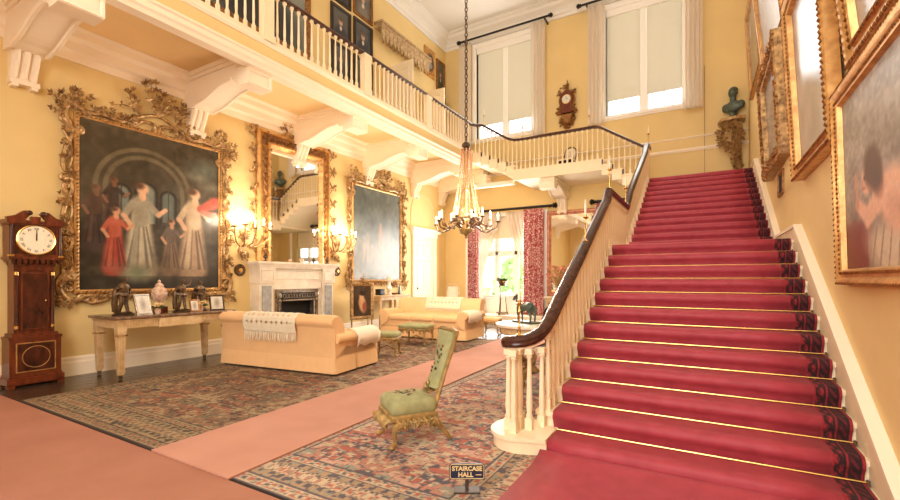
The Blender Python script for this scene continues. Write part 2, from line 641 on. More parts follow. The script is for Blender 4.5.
def bracket_meshes(L, rise=0.0):
    """bracket facing -y from a wall at y=0, its underside measured from z=0, its top at z=rise"""
    hw = 0.2
    poly = [(0, rise), (0, -0.42), (-0.26, -0.43), (-0.36, -0.425)] + s_curve((-0.46, -0.4), (-L + 0.62, -0.2), 8) + [(-L + 0.5, -0.19), (-L + 0.42, -0.26), (-L + 0.12, -0.27), (-L + 0.12, rise)]
    beam = MB().prism(poly, -hw, hw, 'x')
    lip = MB()
    for s in (-1, 1):
        lip.box(s * hw if s > 0 else s * hw - 0.05, s * hw + 0.05 if s > 0 else s * hw, -L + 0.2, 0, rise - 0.1, rise)
        lip.box(s * hw if s > 0 else s * hw - 0.025, s * hw + 0.025 if s > 0 else s * hw, -L + 0.2, 0, rise - 0.17, rise - 0.1)
    blk = MB().box(-hw - 0.03, hw + 0.03, -L + 0.02, -L + 0.3, -0.36, 0)
    blk.box(-hw - 0.06, hw + 0.06, -L - 0.01, -L + 0.33, -0.05, 0)
    blk.frame(-hw - 0.03, hw + 0.03, -0.35, -0.1, [(0, L - 0.02), (0, L), (0.03, L), (0.05, L - 0.015)])
    corb = MB()
    path = [(-0.25, -0.4), (-0.24, -0.47), (-0.19, -0.57), (-0.13, -0.68), (-0.1, -0.76), (-0.11, -0.8)]
    corb.prism([(0, -0.4)] + [(p[0] + 0.03, p[1]) for p in path] + [(0, -0.8)], -0.15, 0.15, 'x')
    for x in (-0.105, 0.0, 0.105):
        corb.tube([(x, p[0] + 0.02, p[1]) for p in path], 0.04, 8)
    corb.box(-0.16, 0.16, -0.14, 0, -0.87, -0.8)
    corb.box(-0.14, -0.07, -0.13, 0, -0.91, -0.87).box(0.07, 0.14, -0.13, 0, -0.91, -0.87)
    rim = MB()
    low = [(p[0], p[1]) for p in poly[2:-3]]
    for s in (-1, 1):
        rim.tube([(s * hw, p[0], p[1]) for p in low], 0.03, 6)
    return [('beam', beam.mesh('beam', CREAM, False)), ('lip_moulding', lip.mesh('lip_moulding', CREAM, False)),
            ('end_block', blk.mesh('end_block', CREAM, False)), ('corbel', corb.mesh('corbel', CREAM, True)), ('edge_roll', rim.mesh('edge_roll', CREAM, True))]


def place_bracket(meshes, loc, rz, parent):
    b = link('bracket', meshes[0][1], parent, loc, rz)
    for nm, me in meshes[1:]:
        link(nm, me, b)
    return b


BRL = bracket_meshes(1.98, SOF2 - SOF)
for y in YB[:-1]:
    place_bracket(BRL, (WX, y, SOF), LEFT, gal)
place_bracket(BRL, (WX, YB[-1] - 0.1, SOF), LEFT, gal)

# ---------------------------------------------------------------- baluster, rails
def baluster_mesh(name, material, w=0.05):
    m = MB()
    m.box(-w / 2, w / 2, -w / 2, w / 2, 0, 0.14)
    m.lathe([(w * .42, 0.14), (w * .5, 0.16), (w * .36, 0.2), (w * .46, 0.3), (w * .4, 0.45), (w * .3, 0.8), (w * .28, 0.88), (w * .45, 0.9), (w * .3, 0.93)], seg=8)
    m.box(-w / 2, w / 2, -w / 2, w / 2, 0.93, 1.0)
    return m.mesh(name, material, True, 35)


BAL = baluster_mesh('baluster', PAINTW)
BALM = baluster_mesh('baluster', PAINTW, 0.062)
RAILP = [(-0.045, -0.03), (-0.05, 0.0), (-0.04, 0.03), (-0.015, 0.05), (0.015, 0.05), (0.04, 0.03), (0.05, 0.0), (0.045, -0.03)]


def balus(parent, pts, z0f, z1f, me=BAL):
    for p in pts:
        z0, z1 = z0f(p), z1f(p)
        link('baluster', me, parent, (p[0], p[1], z0), 0, (1, 1, z1 - z0))


RLZ = 6.44
gb = thing('gallery_balustrade', 'cream turned balustrade with dark handrail along the upper gallery', 'balustrade', (GX, 0, GZ + 0.03))
yy = -3.4
posts = [y + 0.03 for y in YB[1:-2]]
pts = []
while yy < 12.4:
    if min(abs(yy - p) for p in posts) > 0.14:
        pts.append((0, yy))
    yy += 0.155
balus(gb, pts, lambda p: 0.06, lambda p: RLZ - GZ - 0.05)
MB().box(-0.06, 0.06, -3.4, 12.5, 0.0, 0.06).build('plinth_rail', PAINTW, gb, False)
for p in posts:
    m = MB().box(-0.07, 0.07, p - 0.1, p + 0.1, 0.0, RLZ - GZ - 0.05)
    m.box(-0.085, 0.085, p - 0.115, p + 0.115, 0.0, 0.12).box(-0.085, 0.085, p - 0.115, p + 0.115, RLZ - GZ - 0.12, RLZ - GZ - 0.05)
    m.build('post', PAINTW, gb, False)
MB().sweep([(0, -3.4, RLZ - GZ - 0.03), (0, 12.2, RLZ - GZ - 0.03), (0.02, 12.45, RLZ - GZ - 0.04)], RAILP).build('handrail', MAHOG, gb)

# ---------------------------------------------------------------- staircase
RS, GO = 1 / 6.0, 0.295
NOSE = {}
for n in range(1, 13):
    NOSE[n] = (3.66 + GO * (n - 1), RS * n - 0.05 * (12 - n) / 11)
for n in range(13, 25):
    NOSE[n] = (8.6 + 0.305 * (n - 13), RS * n)
SX0, SX1 = -1.34, 0.958
Z1, Z2, Z3, Z4 = 2.0, 4.0, 4.83, 5.53
YL2 = NOSE[24][0]
YBR = 12.58          # front of the upper flights
stair = thing('staircase', 'broad cream staircase with two landings climbing to the gallery', None, kind='structure')
for n in range(1, 25):
    y, z = NOSE[n]
    go = GO if n < 12 else 0.305
    if n == 12:
        go = 8.6 - y
    if n == 24:
        go = BY - y
    m = MB().box(SX0 - 0.03, SX1, y, y + go + 0.02, z - 0.045, z - 0.001)
    m.box(SX0, SX1, y + 0.025, y + 0.05, z - RS, z - 0.045)
    m.build('step' if n not in (12, 24) else 'landing', PAINTW, stair, False)


def slab(pts_top, dz, x0, x1, name, material, axis='x', parent=stair):
    poly = list(pts_top) + [(p[0], p[1] - dz) for p in reversed(pts_top)]
    return MB().prism(poly, x0, x1, axis).build(name, material, parent, False)


slab([(3.95, 0.08), (7.1, 1.84)], 0.16, SX0 + 0.03, SX1, 'soffit', CREAM)
slab([(7.1, 1.94), (8.65, 1.94)], 0.2, SX0 + 0.03, SX1, 'soffit', CREAM)
slab([(8.6, 1.98), (12.1, 3.86)], 0.18, SX0 + 0.03, SX1, 'soffit', CREAM)
slab([(12.06, 3.95), (BY, 3.95)], 0.22, SX0 + 0.03, SX1, 'soffit', CREAM)
line = [(3.7, 0.02)] + [(NOSE[n][0] + 0.02, NOSE[n][1] - 0.05) for n in range(2, 13)] + [(8.6, 1.95)] + [(NOSE[n][0] + 0.02, NOSE[n][1] - 0.05) for n in range(14, 25)] + [(YBR + 0.05, 3.95)]
slab(line, 0.34, SX0 - 0.01, SX0 + 0.03, 'string_board', PAINTW)
# wall string with its cap beside the right wall
cap = [(2.9, -0.05), (3.66 - 0.1, RS + 0.12), (NOSE[12][0] - 0.1, Z1 + 0.16), (8.45, Z1 + 0.16), (NOSE[24][0] - 0.05, Z2 + 0.18), (BY, Z2 + 0.18)]
poly = cap + [(BY, 3.8), (8.6, 1.8), (7.0, 1.8), (3.6, -0.05)]
MB().prism(poly, 0.955, RX, 'x').build('wall_string', PAINTW, stair, False)
m = MB()
m.sweep([(0.985, a, b) for a, b in cap], [(-0.05, -0.02), (-0.05, 0.02), (0.035, 0.02), (0.035, -0.02)])
m.build('string_cap', CREAM, stair, False)
# curtail step at the foot of the balustrade
cpoly = [(-1.16, 3.62)] + [(-1.43 + 0.27 * math.cos(a), 3.8 + 0.27 * math.sin(a)) for a in [math.radians(-75 - 13 * i) for i in range(17)]] + [(-1.16, 4.07)]
m = MB().prism(cpoly[::-1], 0.0, RS - 0.05, 'z')
c2 = [(x + (-0.02 if x < -1.2 else 0), y + (-0.02 if y < 3.75 else 0.02)) for x, y in cpoly]
m.prism(c2[::-1], RS - 0.05, RS - 0.015, 'z')
m.build('curtail_step', PAINTW, stair, False)

# upper flight to the bridge, the bridge and the last flight up to the gallery
F2 = [(-1.38 - 0.27 * k, Z2 + (Z3 - Z2) / 5 * (k + 1)) for k in range(5)]
F3 = [(-5.0 - 0.29 * k, Z3 + (Z4 - Z3) / 5 * (k + 1)) for k in range(5)]
for fl, go, last in ((F2, 0.27, F3[0][0]), (F3, 0.29, GX)):
    for k, (x, z) in enumerate(fl):
        xe = x - go - 0.02 if k < 4 else last - 0.03
        rs = 0.166 if fl is F2 else 0.14
        m = MB().box(xe, x, YBR - 0.04, BY, z - 0.045, z)
        m.box(x - 0.05, x - 0.025, YBR, BY, z - rs, z - 0.045)
        m.build('step' if (k < 4 or fl is F3) else 'landing', PAINTW, stair, False)
        MB().box(max(xe, x - go), x - 0.02, YBR - 0.02, YBR + 0.05, z - rs - 0.13, z - 0.03).build('string_board', PAINTW, stair, False)
top2 = [(-1.3, 3.95)] + [(F2[4][0], Z3 - 0.15), (F3[0][0], Z3 - 0.15), (F3[4][0], Z4 - 0.17), (GX, Z4 - 0.17)]
slab(top2, 0.14, YBR + 0.02, BY, 'soffit', CREAM, 'y')
MB().box(F3[0][0] - 0.05, F2[4][0] + 0.05, YBR - 0.03, YBR + 0.06, Z3 - 0.32, Z3 - 0.02).build('bridge_fascia', PAINTW, stair, False)
BRF = bracket_meshes(1.72)
place_bracket(BRF, (-4.05, BY, Z3 - 0.27), FAR, stair)
MB().box(GX - 0.02, F3[0][0] - 0.1, YBR + 0.05, YBR + 0.2, Z3 - 0.4, Z3 - 0.28).build('cross_beam', CREAM, stair, False)

# the balustrade of the main flight
BX = -1.27
RZ0 = 0.72


def rail_z(y):
    nl = lambda yy: RS * ((yy - 3.66) / GO + 1)
    if y < NOSE[12][0]:
        return nl(y) + RZ0
    if y < 8.75:
        return Z1 + 0.84
    return min(Z2 + 0.9, RS * ((y - 8.6) / 0.305 + 13) + RZ0)


mb_ = thing('stair_balustrade', 'cream balustrade with sweeping polished mahogany handrail beside the red stair', 'balustrade', (BX, 3.7, 0))
path = [(-1.575, 3.77, 0.925), (-1.535, 3.735, 0.93), (-1.475, 3.735, 0.935), (-1.41, 3.765, 0.945), (-1.36, 3.815, 0.965), (-1.315, 3.89, 1.0), (-1.285, 3.99, 1.06), (BX, 4.12, 1.145)]
path += [(BX, y, rail_z(y)) for y in (4.3, 5.0, 6.0, 6.6)] + [(BX, 6.86, rail_z(6.86) - 0.02), (BX, 7.0, Z1 + 0.84), (BX, 8.72, Z1 + 0.84), (BX, 8.82, Z1 + 0.9)]
path += [(BX, y, rail_z(y)) for y in (9.2, 10.5, 11.6)] + [(BX, 12.0, Z2 + 0.87), (BX, 12.2, Z2 + 0.9), (BX, YBR + 0.01, Z2 + 0.92)]
rp = [(p[0] - BX, p[1] - 3.7, p[2]) for p in path]
RAILM = [(-0.05, -0.045), (-0.062, -0.02), (-0.055, 0.0), (-0.062, 0.02), (-0.045, 0.045), (-0.015, 0.058), (0.015, 0.058), (0.045, 0.045), (0.062, 0.02), (0.055, 0.0), (0.062, -0.02), (0.05, -0.045)]
MB().sweep(rp, RAILM).build('handrail', MAHOG, mb_)
MB().ell((rp[0][0], rp[0][1] + 0.0, rp[0][2]), (0.06, 0.06, 0.05), 14, 8).build('volute_end', MAHOG, mb_)
MB().sweep([(p[0], p[1], p[2] - 0.055) for p in rp], [(-0.03, -0.012), (-0.03, 0.012), (0.03, 0.012), (0.03, -0.012)]).build('under_rail', PAINTW, mb_, False)
pts = []
for n in range(2, 25):
    y = NOSE[n][0]
    go = GO if n < 12 else 0.305
    if n == 12:
        pts += [(y + 0.07 + 0.152 * i, NOSE[n][1]) for i in range(11)]
    elif n == 24:
        pts += [(y + 0.07 + 0.15 * i, NOSE[n][1]) for i in range(4)]
    else:
        pts += [(y + 0.06, NOSE[n][1]), (y + 0.06 + go / 2, NOSE[n][1])]


def path_z(y):
    for a, b in zip(path, path[1:]):
        if a[1] <= y <= b[1]:
            return a[2] + (b[2] - a[2]) * (y - a[1]) / (b[1] - a[1])
    return path[-1][2]


for y, z in pts:
    z1 = path_z(y) - 0.06
    link('baluster', BALM, mb_, (0, y - 3.7, z), 0, (1, 1, z1 - z))
for x, y in ((-1.565, 3.8), (-1.535, 3.7), (-1.46, 3.75), (-1.46, 3.64), (-1.5, 3.9), (-1.37, 3.79), (-1.3, 3.93)):
    link('baluster', BALM, mb_, (x - BX, y - 3.7, RS - 0.015), 0, (1.05, 1.05, 0.945 - 0.055 - RS))

# balustrade of the upper flights
ub = thing('upper_balustrade', 'cream balustrade with dark rail along the bridge between stair and gallery', 'balustrade', (-4.0, YBR, Z3))
upath = [(-1.3, YBR, Z2 + 0.92), (-1.42, YBR, Z2 + 1.0), (-2.5, YBR, Z3 + 0.86), (-2.65, YBR, Z3 + 0.9), (-2.8, YBR, Z3 + 0.9), (-4.85, YBR, Z3 + 0.9), (-5.05, YBR, Z3 + 0.92), (-5.25, YBR, Z3 + 0.99), (-6.1, YBR, Z4 + 0.85), (-6.3, YBR - 0.03, RLZ - 0.04), (GX, 12.45, RLZ)]
MB().sweep([(p[0] + 4, p[1] - YBR, p[2] - Z3) for p in upath], RAILP).build('handrail', MAHOG, ub)


def up_z(x):
    for a, b in zip(upath, upath[1:]):
        if b[0] <= x <= a[0]:
            return a[2] + (b[2] - a[2]) * (x - a[0]) / (b[0] - a[0])
    return upath[-1][2]


def up_floor(x):
    z = Z2
    for fx, fz in F2 + F3:
        if x < fx - 0.01:
            z = fz
    return z


x = -1.45
foot = MB()
while x > GX + 0.08:
    z0 = up_floor(x)
    link('baluster', BAL, ub, (x + 4, 0, z0 - Z3), 0, (0.85, 0.85, up_z(x) - 0.04 - z0))
    x -= 0.14
for (fx, fz), (gx, gz) in zip((F2 + F3)[:-1], (F2 + F3)[1:]):
    if abs(gx - fx) < 0.5:
        MB().box(-0.014, 0.014, -0.02, 0.02, 0, 0.13).build('dark_foot', IRON, ub, False, (fx + 4 - 0.25, -0.035, fz - Z3))

# ---------------------------------------------------------------- red carpet and its rods
prof = [(2.05, 0.028), (2.6, 0.028), (3.1, 0.028), (3.36, 0.03), (3.46, 0.04), (3.53, 0.055), (3.575, 0.075)]
for n in range(1, 25):
    y, z = NOSE[n]
    if n > 1:
        prof += [(y + 0.012, NOSE[n - 1][1] + 0.02), (y + 0.006, NOSE[n - 1][1] + 0.06), (y - 0.012, z - 0.075)]
    for a in (200, 165, 130, 105):
        prof.append((y + 0.03 + 0.06 * math.cos(math.radians(a)), z - 0.04 + 0.06 * math.sin(math.radians(a))))
    ye = BY - 0.9 if n == 24 else NOSE[n + 1][0]
    prof += [(y + 0.1, z + 0.02), (y + (ye - y) * 0.7, z + 0.019), (ye - 0.02, z + 0.019)]
CX0, CXB, CX1 = -1.2, 0.755, 0.93
carpet = thing('stair_carpet', 'plain red carpet with a dark patterned border laid down the stairs', 'carpet', (0, 3.66, 0))
cols = [CX0, CX0 + 0.3, -0.5, 0.0, 0.4, CXB]
rnd = random.Random(3)
rows = []
for i, (y, z) in enumerate(prof):
    rows.append([(x, y - 3.66 + rnd.uniform(-.004, .004), z + rnd.uniform(-.001, .002)) for x in cols])
    rows[-1][-1] = (CXB, y - 3.66, z)
solidify(MB().strip([r[::-1] for r in rows]).build('carpet_field', REDC, carpet, True, angle=80), 0.012, 1.0)
# border with stripes and leaf marks, coloured per knot
bc = [CXB + (CX1 - CXB) * i / 24 for i in range(25)]
fine = []
for (a, b), (c, d) in zip(prof, prof[1:]):
    k = max(1, int(math.hypot(c - a, d - b) / 0.012))
    fine += [(a + (c - a) * i / k, b + (d - b) * i / k) for i in range(k)]
fine.append(prof[-1])
m = MB().strip([[(x, y - 3.66, z) for x in bc[::-1]] for y, z in fine])
bo = m.build('carpet_border', RUG, carpet, True, angle=80)
ca = bo.data.color_attributes.new('Col', 'FLOAT_COLOR', 'POINT')
buf = np.ones((len(fine), 25, 4), np.float32)
red, dark, mid = np.array(lin((150, 38, 46))), np.array(lin((46, 20, 22))), np.array(lin((96, 28, 34)))
s_len = np.cumsum([0] + [math.hypot(c - a, d - b) for (a, b), (c, d) in zip(fine, fine[1:])])
for j in range(25):
    u = 1 - j / 24.0
    base = red if (u < 0.05 or u > 0.9 or 0.42 < u < 0.5) else (dark if (0.36 < u < 0.42 or 0.5 < u < 0.56 or 0.82 < u < 0.9) else mid)
    for i in range(len(fine)):
        c = base
        if 0.06 < u < 0.36:
            v = math.sin(s_len[i] * 42) * 0.12 + 0.2
            c = dark if abs(u - v) < 0.07 else (red if abs(u - 0.4 + v) < 0.04 else mid)
        if 0.56 < u < 0.82:
            c = dark if math.sin(s_len[i] * 70 + u * 20) > -0.2 else mid
        buf[i, j, :3] = c
ca.data.foreach_set('color', buf.ravel())
solidify(bo, 0.012, 1.0)
rodm = MB().tube([(CX0 - 0.02, 0, 0), (CX1 + 0.005, 0, 0)], 0.0085, 8)
rodme = rodm.mesh('stair_rod', BRASS)
eye = MB().ell((0, 0, 0), (0.014, 0.018, 0.02), 8, 6).box(-0.008, 0.008, -0.02, 0.02, -0.02, 0.0).mesh('rod_eye', BRONZE)
for n in range(2, 13):
    y, z = NOSE[n]
    r = link('stair_rod', rodme, carpet, (0, y - 3.66 - 0.02, NOSE[n - 1][1] + 0.028))
    link('rod_eye', eye, r, (CX1 + 0.01, 0, 0))

# ---------------------------------------------------------------- rose carpets
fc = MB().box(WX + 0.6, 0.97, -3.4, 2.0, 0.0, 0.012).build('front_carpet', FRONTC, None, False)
tag(fc, 'broad plain rose carpet, coloured as in shade, across the near end of the hall', 'carpet')
# narrow runner, its long sides seen slightly askew against the rugs
rq = [(-4.15, 2.0), (-3.06, 2.0), (-3.25, 10.4), (-4.4, 10.4)]
rn = MB().prism(rq, 0.0135, 0.027, 'z').build('carpet_runner', PINKC, None, False)
tag(rn, 'narrow rose carpet runner laid between the two patterned rugs', 'carpet')

# ================================================================ painted canvases
class Canvas:
    def __init__(s, w, h, n=110):
        s.w, s.h = w, h
        s.nx = max(8, int(n * (w / max(w, h))))
        s.nz = max(8, int(n * (h / max(w, h))))
        s.U, s.V = np.meshgrid(np.linspace(0, 1, s.nx), np.linspace(0, 1, s.nz))
        s.C = np.zeros((s.nz, s.nx, 3))
        s.r = np.random.RandomState(11)

    def fill(s, bottom, top):
        b, t = np.array(bottom) / 255.0, np.array(top) / 255.0
        s.C[:] = b + (t - b) * s.V[..., None]
        return s

    def noise(s, amp, cells=9, seed=1):
        r = np.random.RandomState(seed)
        g = r.uniform(-1, 1, (cells + 1, cells + 1))
        x, y = s.U * (cells - 1e-6), s.V * (cells - 1e-6)
        i, j = x.astype(int), y.astype(int)
        fx, fy = x - i, y - j
        fx, fy = fx * fx * (3 - 2 * fx), fy * fy * (3 - 2 * fy)
        v = (g[j, i] * (1 - fx) + g[j, i + 1] * fx) * (1 - fy) + (g[j + 1, i] * (1 - fx) + g[j + 1, i + 1] * fx) * fy
        s.C += (v * amp / 255.0)[..., None]
        return s

    def _mix(s, m, col):
        m = np.clip(m, 0, 1)[..., None]
        s.C[:] = s.C * (1 - m) + np.array(col) / 255.0 * m

    def ell(s, cx, cy, rx, ry, col, ang=0.0, soft=0.25, a=1.0):
        k = s.w / s.h
        x, y = (s.U - cx), (s.V - cy) / k
        ca, sa = math.cos(math.radians(ang)), math.sin(math.radians(ang))
        X, Y = x * ca + y * sa, -x * sa + y * ca
        d = np.sqrt((X / rx) ** 2 + (Y / (ry / k)) ** 2)
        s._mix(a * (1 - (d - (1 - soft)) / (soft * 2)), col)
        return s

    def limb(s, x0, y0, x1, y1, w, col, a=1.0, w1=None):
        w1 = w if w1 is None else w1
        k = s.h / s.w
        dx, dy = x1 - x0, (y1 - y0) * k
        px, py = s.U - x0, (s.V - y0) * k
        t = np.clip((px * dx + py * dy) / (dx * dx + dy * dy + 1e-9), 0, 1)
        d = np.hypot(px - t * dx, py - t * dy) / (w + (w1 - w) * t)
        s._mix(a * (1.3 - d) / 0.5, col)
        return s

    def rect(s, x0, x1, y0, y1, col, a=1.0):
        m = ((s.U > x0) & (s.U < x1) & (s.V > y0) & (s.V < y1)) * a
        s._mix(m, col)
        return s

    def arch(s, cx, y0, y1, hw, w, col, a=1.0):
        k = s.h / s.w
        d = np.where(s.V < y1, np.abs(s.U - cx), np.hypot(s.U - cx, (s.V - y1) * k))
        m = a * (1.2 - np.abs(d - hw) / w) / 0.4 * (s.V > y0)
        s._mix(m, col)
        return s

    def archfill(s, cx, y0, y1, hw, col, a=1.0):
        k = s.h / s.w
        d = np.where(s.V < y1, np.abs(s.U - cx), np.hypot(s.U - cx, (s.V - y1) * k))
        s._mix(a * (1.15 - d / hw) / 0.3 * (s.V > y0), col)
        return s

    def person(s, x, y, h, skin, robe, robe2, lean=0.0):
        """a robed standing figure: foot point, height"""
        w = h * s.h / s.w
        dk = tuple(int(v * .62) for v in robe)
        s.limb(x, y + h * .6, x - w * .01, y + h * .04, w * .085, robe, 1, w * .15)
        for q in (-.09, -.03, .05, .1):
            s.limb(x + w * q * .5, y + h * .5, x + w * q * 1.3, y + h * .06, w * .008, dk, .8, w * .018)
        s.limb(x - w * .03, y + h * .55, x - w * .07, y + h * .08, w * .02, robe2, .7, w * .035)
        s.limb(x, y + h * .74, x + w * .01, y + h * .56, w * .085, robe2, 1, w * .065)
        s.limb(x - w * .07, y + h * .74, x - w * .15, y + h * .6, w * .032, robe2)
        s.limb(x - w * .15, y + h * .6, x - w * .09, y + h * .5, w * .022, skin)
        s.limb(x + w * .08, y + h * .74, x + w * .17, y + h * .64, w * .032, robe2)
        s.limb(x + w * .17, y + h * .64, x + w * .24, y + h * .7, w * .022, skin)
        s.ell(x + w * .02, y + h * .82, w * .035, h * .05, skin)
        s.ell(x + w * .02, y + h * .9, w * .055, h * .06, skin)
        s.ell(x - w * .012, y + h * .925, w * .05, h * .035, (92, 64, 44), 10, .4, .9)
        return s

    def object(s, name, material, parent, x0, z0, y=0.0):
        vs = np.stack([x0 + s.U * s.w, np.full_like(s.U, y), z0 + s.V * s.h], -1).reshape(-1, 3)
        nx, nz = s.nx, s.nz
        idx = np.arange(nx * nz).reshape(nz, nx)
        f = np.stack([idx[:-1, :-1], idx[:-1, 1:], idx[1:, 1:], idx[1:, :-1]], -1).reshape(-1, 4)
        me = bpy.data.meshes.new(name)
        me.from_pydata(vs.tolist(), [], f.tolist())
        me.materials.append(material)
        c = np.clip(s.C, 0.0, 1.0)
        c = np.where(c <= 0.04045, c / 12.92, ((c + 0.055) / 1.055) ** 2.4)
        out = np.ones((nx * nz, 4), np.float32)
        out[:, :3] = c.reshape(-1, 3)
        ca = me.color_attributes.new('Col', 'FLOAT_COLOR', 'POINT')
        ca.data.foreach_set('color', out.ravel())
        return link(name, me, parent)


def beads(m, x0, x1, z0, z1, y, step, r):
    for a, b, fixed, horiz in ((x0, x1, z0, 1), (x0, x1, z1, 1), (z0, z1, x0, 0), (z0, z1, x1, 0)):
        n = max(2, int((b - a) / step))
        for i in range(n + 1):
            t = a + (b - a) * i / n
            c = (t, y, fixed) if horiz else (fixed, y, t)
            m.leaf((c[0] - r, c[1], c[2] - r), (1, 0, 1), r * 2.8, r * .8, r)
    return m


PLAINP = [(0, 0), (0, .05), (.012, .06), (.03, .055), (.05, .04), (.075, .035), (.085, .05), (.1, .045), (.11, .02)]


def framed(name, label, loc, rz, w, h, fw, depth, canvas, tilt=0.0, fm=GILTL, bead=True, carve=False, group=None, canvas_mat=PAINT, dark=None):
    """picture in a straight moulded frame; loc = middle of the bottom edge, on the wall"""
    t = thing(name, label, 'painting', loc, rz, group)
    t.rotation_euler = (tilt, 0, rz)
    k = fw / 0.11
    kd = depth / 0.06
    pr = [(a * k, b * kd) for a, b in PLAINP]
    MB().frame(-w / 2, w / 2, 0, h, pr).build('frame', fm, t, True, angle=25)
    MB().box(-w / 2 + fw * .3, w / 2 - fw * .3, -0.012, 0, fw * .3, h - fw * .3).build('backing', BLACK, t, False)
    if bead:
        m = MB()
        beads(m, -w / 2 + fw * .74, w / 2 - fw * .74, fw * .74, h - fw * .74, -depth * .84, fw * .3, fw * .1)
        beads(m, -w / 2 + fw * .08, w / 2 - fw * .08, fw * .08, h - fw * .08, -depth * .95, fw * .35, fw * .1)
        tag(m.build('beading', GILTD, t, False), None, None, kind='stuff')
    if carve:
        m = MB()
        rr = random.Random(int(w * 1000))
        for a, b, fx, hz in ((-w / 2, w / 2, fw * .4, 1), (-w / 2, w / 2, h - fw * .4, 1), (0, h, -w / 2 + fw * .4, 0), (0, h, w / 2 - fw * .4, 0)):
            n = int((b - a) / (fw * .2))
            for i in range(n):
                q = a + (b - a) * (i + .5) / n
                for j in range(3):
                    an = rr.uniform(0, 2 * PI)
                    off = rr.uniform(-fw * .3, fw * .3)
                    c = (q, -depth * .8, fx + off) if hz else (fx + off, -depth * .8, q)
                    m.leaf(c, (math.cos(an), -.2, math.sin(an)), fw * .3, fw * .09, fw * .16)
        tag(m.build('carving', GILTD, t, False), None, None, kind='stuff')
    canvas.w, canvas.h = w - 1.9 * fw, h - 1.9 * fw
    canvas.object('canvas', canvas_mat, t, -w / 2 + fw * .95, fw * .95, -depth * .32)
    return t


# ---------------------------------------------------------------- rococo carving
def spray(m, c, ang, n, ln, rr, spread=75, leaf_l=.09, out=.05):
    """fan of leafy twigs from c around direction ang (degrees, 0 = +x, 90 = up)"""
    leaf_l *= .82
    for i in range(n):
        a = math.radians(ang + spread * (2 * (i + .5) / n - 1) + rr.uniform(-8, 8))
        L = ln * rr.uniform(.65, 1.05)
        pts = []
        curl = rr.uniform(-.7, .7)
        for j in range(5):
            t = j / 4
            aa = a + curl * t
            pts.append((c[0] + L * t * math.cos(aa), c[1] - out * math.sin(PI * t * .8), c[2] + L * t * math.sin(aa)))
        m.tube(pts, [.014, .012, .01, .008, .005], 4)
        for j in range(1, 5):
            for s in (-1, 1):
                d = a + curl * j / 4 + s * rr.uniform(.5, 1.2)
                m.leaf(pts[j], (math.cos(d), -.35, math.sin(d)), leaf_l * rr.uniform(.7, 1.2), leaf_l * .24, leaf_l * .3)
        m.leaf(pts[-1], (math.cos(a + curl), -.2, math.sin(a + curl)), leaf_l, leaf_l * .25, leaf_l * .3)
    return m


def scroll(m, pts, r=.03, curl0=0, curl1=0, y=-.05):
    """tapering tube through (x, z) points, ends rolled up by curl turns"""
    P = [Vector((p[0], y, p[1])) for p in pts]
    fine = []
    n = len(P)
    for i in range(n - 1):
        p0, p1, p2, p3 = P[max(i - 1, 0)], P[i], P[i + 1], P[min(i + 2, n - 1)]
        for k in range(5):
            t = k / 5
            fine.append(.5 * ((2 * p1) + (p2 - p0) * t + (2 * p0 - 5 * p1 + 4 * p2 - p3) * t * t + (3 * p1 - p0 - 3 * p2 + p3) * t ** 3))
    fine.append(P[-1])

    def rolled(end, prev, c):
        d = (end - prev)
        a0 = math.atan2(d.z, d.x)
        rad = abs(c)
        sg = 1 if c > 0 else -1
        cen = end + Vector((-math.sin(a0), 0, math.cos(a0))) * rad * sg
        out = []
        st = math.atan2(end.z - cen.z, end.x - cen.x)
        for k in range(1, 12):
            t = k / 11
            rr = rad * (1 - .75 * t)
            a = st + sg * t * 1.45 * 2 * PI
            out.append(Vector((cen.x + rr * math.cos(a), end.y - .02 * t, cen.z + rr * math.sin(a))))
        return out
    if curl1:
        fine += rolled(fine[-1], fine[-2], curl1)
    if curl0:
        fine = rolled(fine[0], fine[1], curl0)[::-1] + fine
    n = len(fine)
    m.tube(fine, [r * (.45 + .55 * math.sin(PI * min(1, max(0, (i + 2) / (n + 3))))) for i in range(n)], 6)
    return m


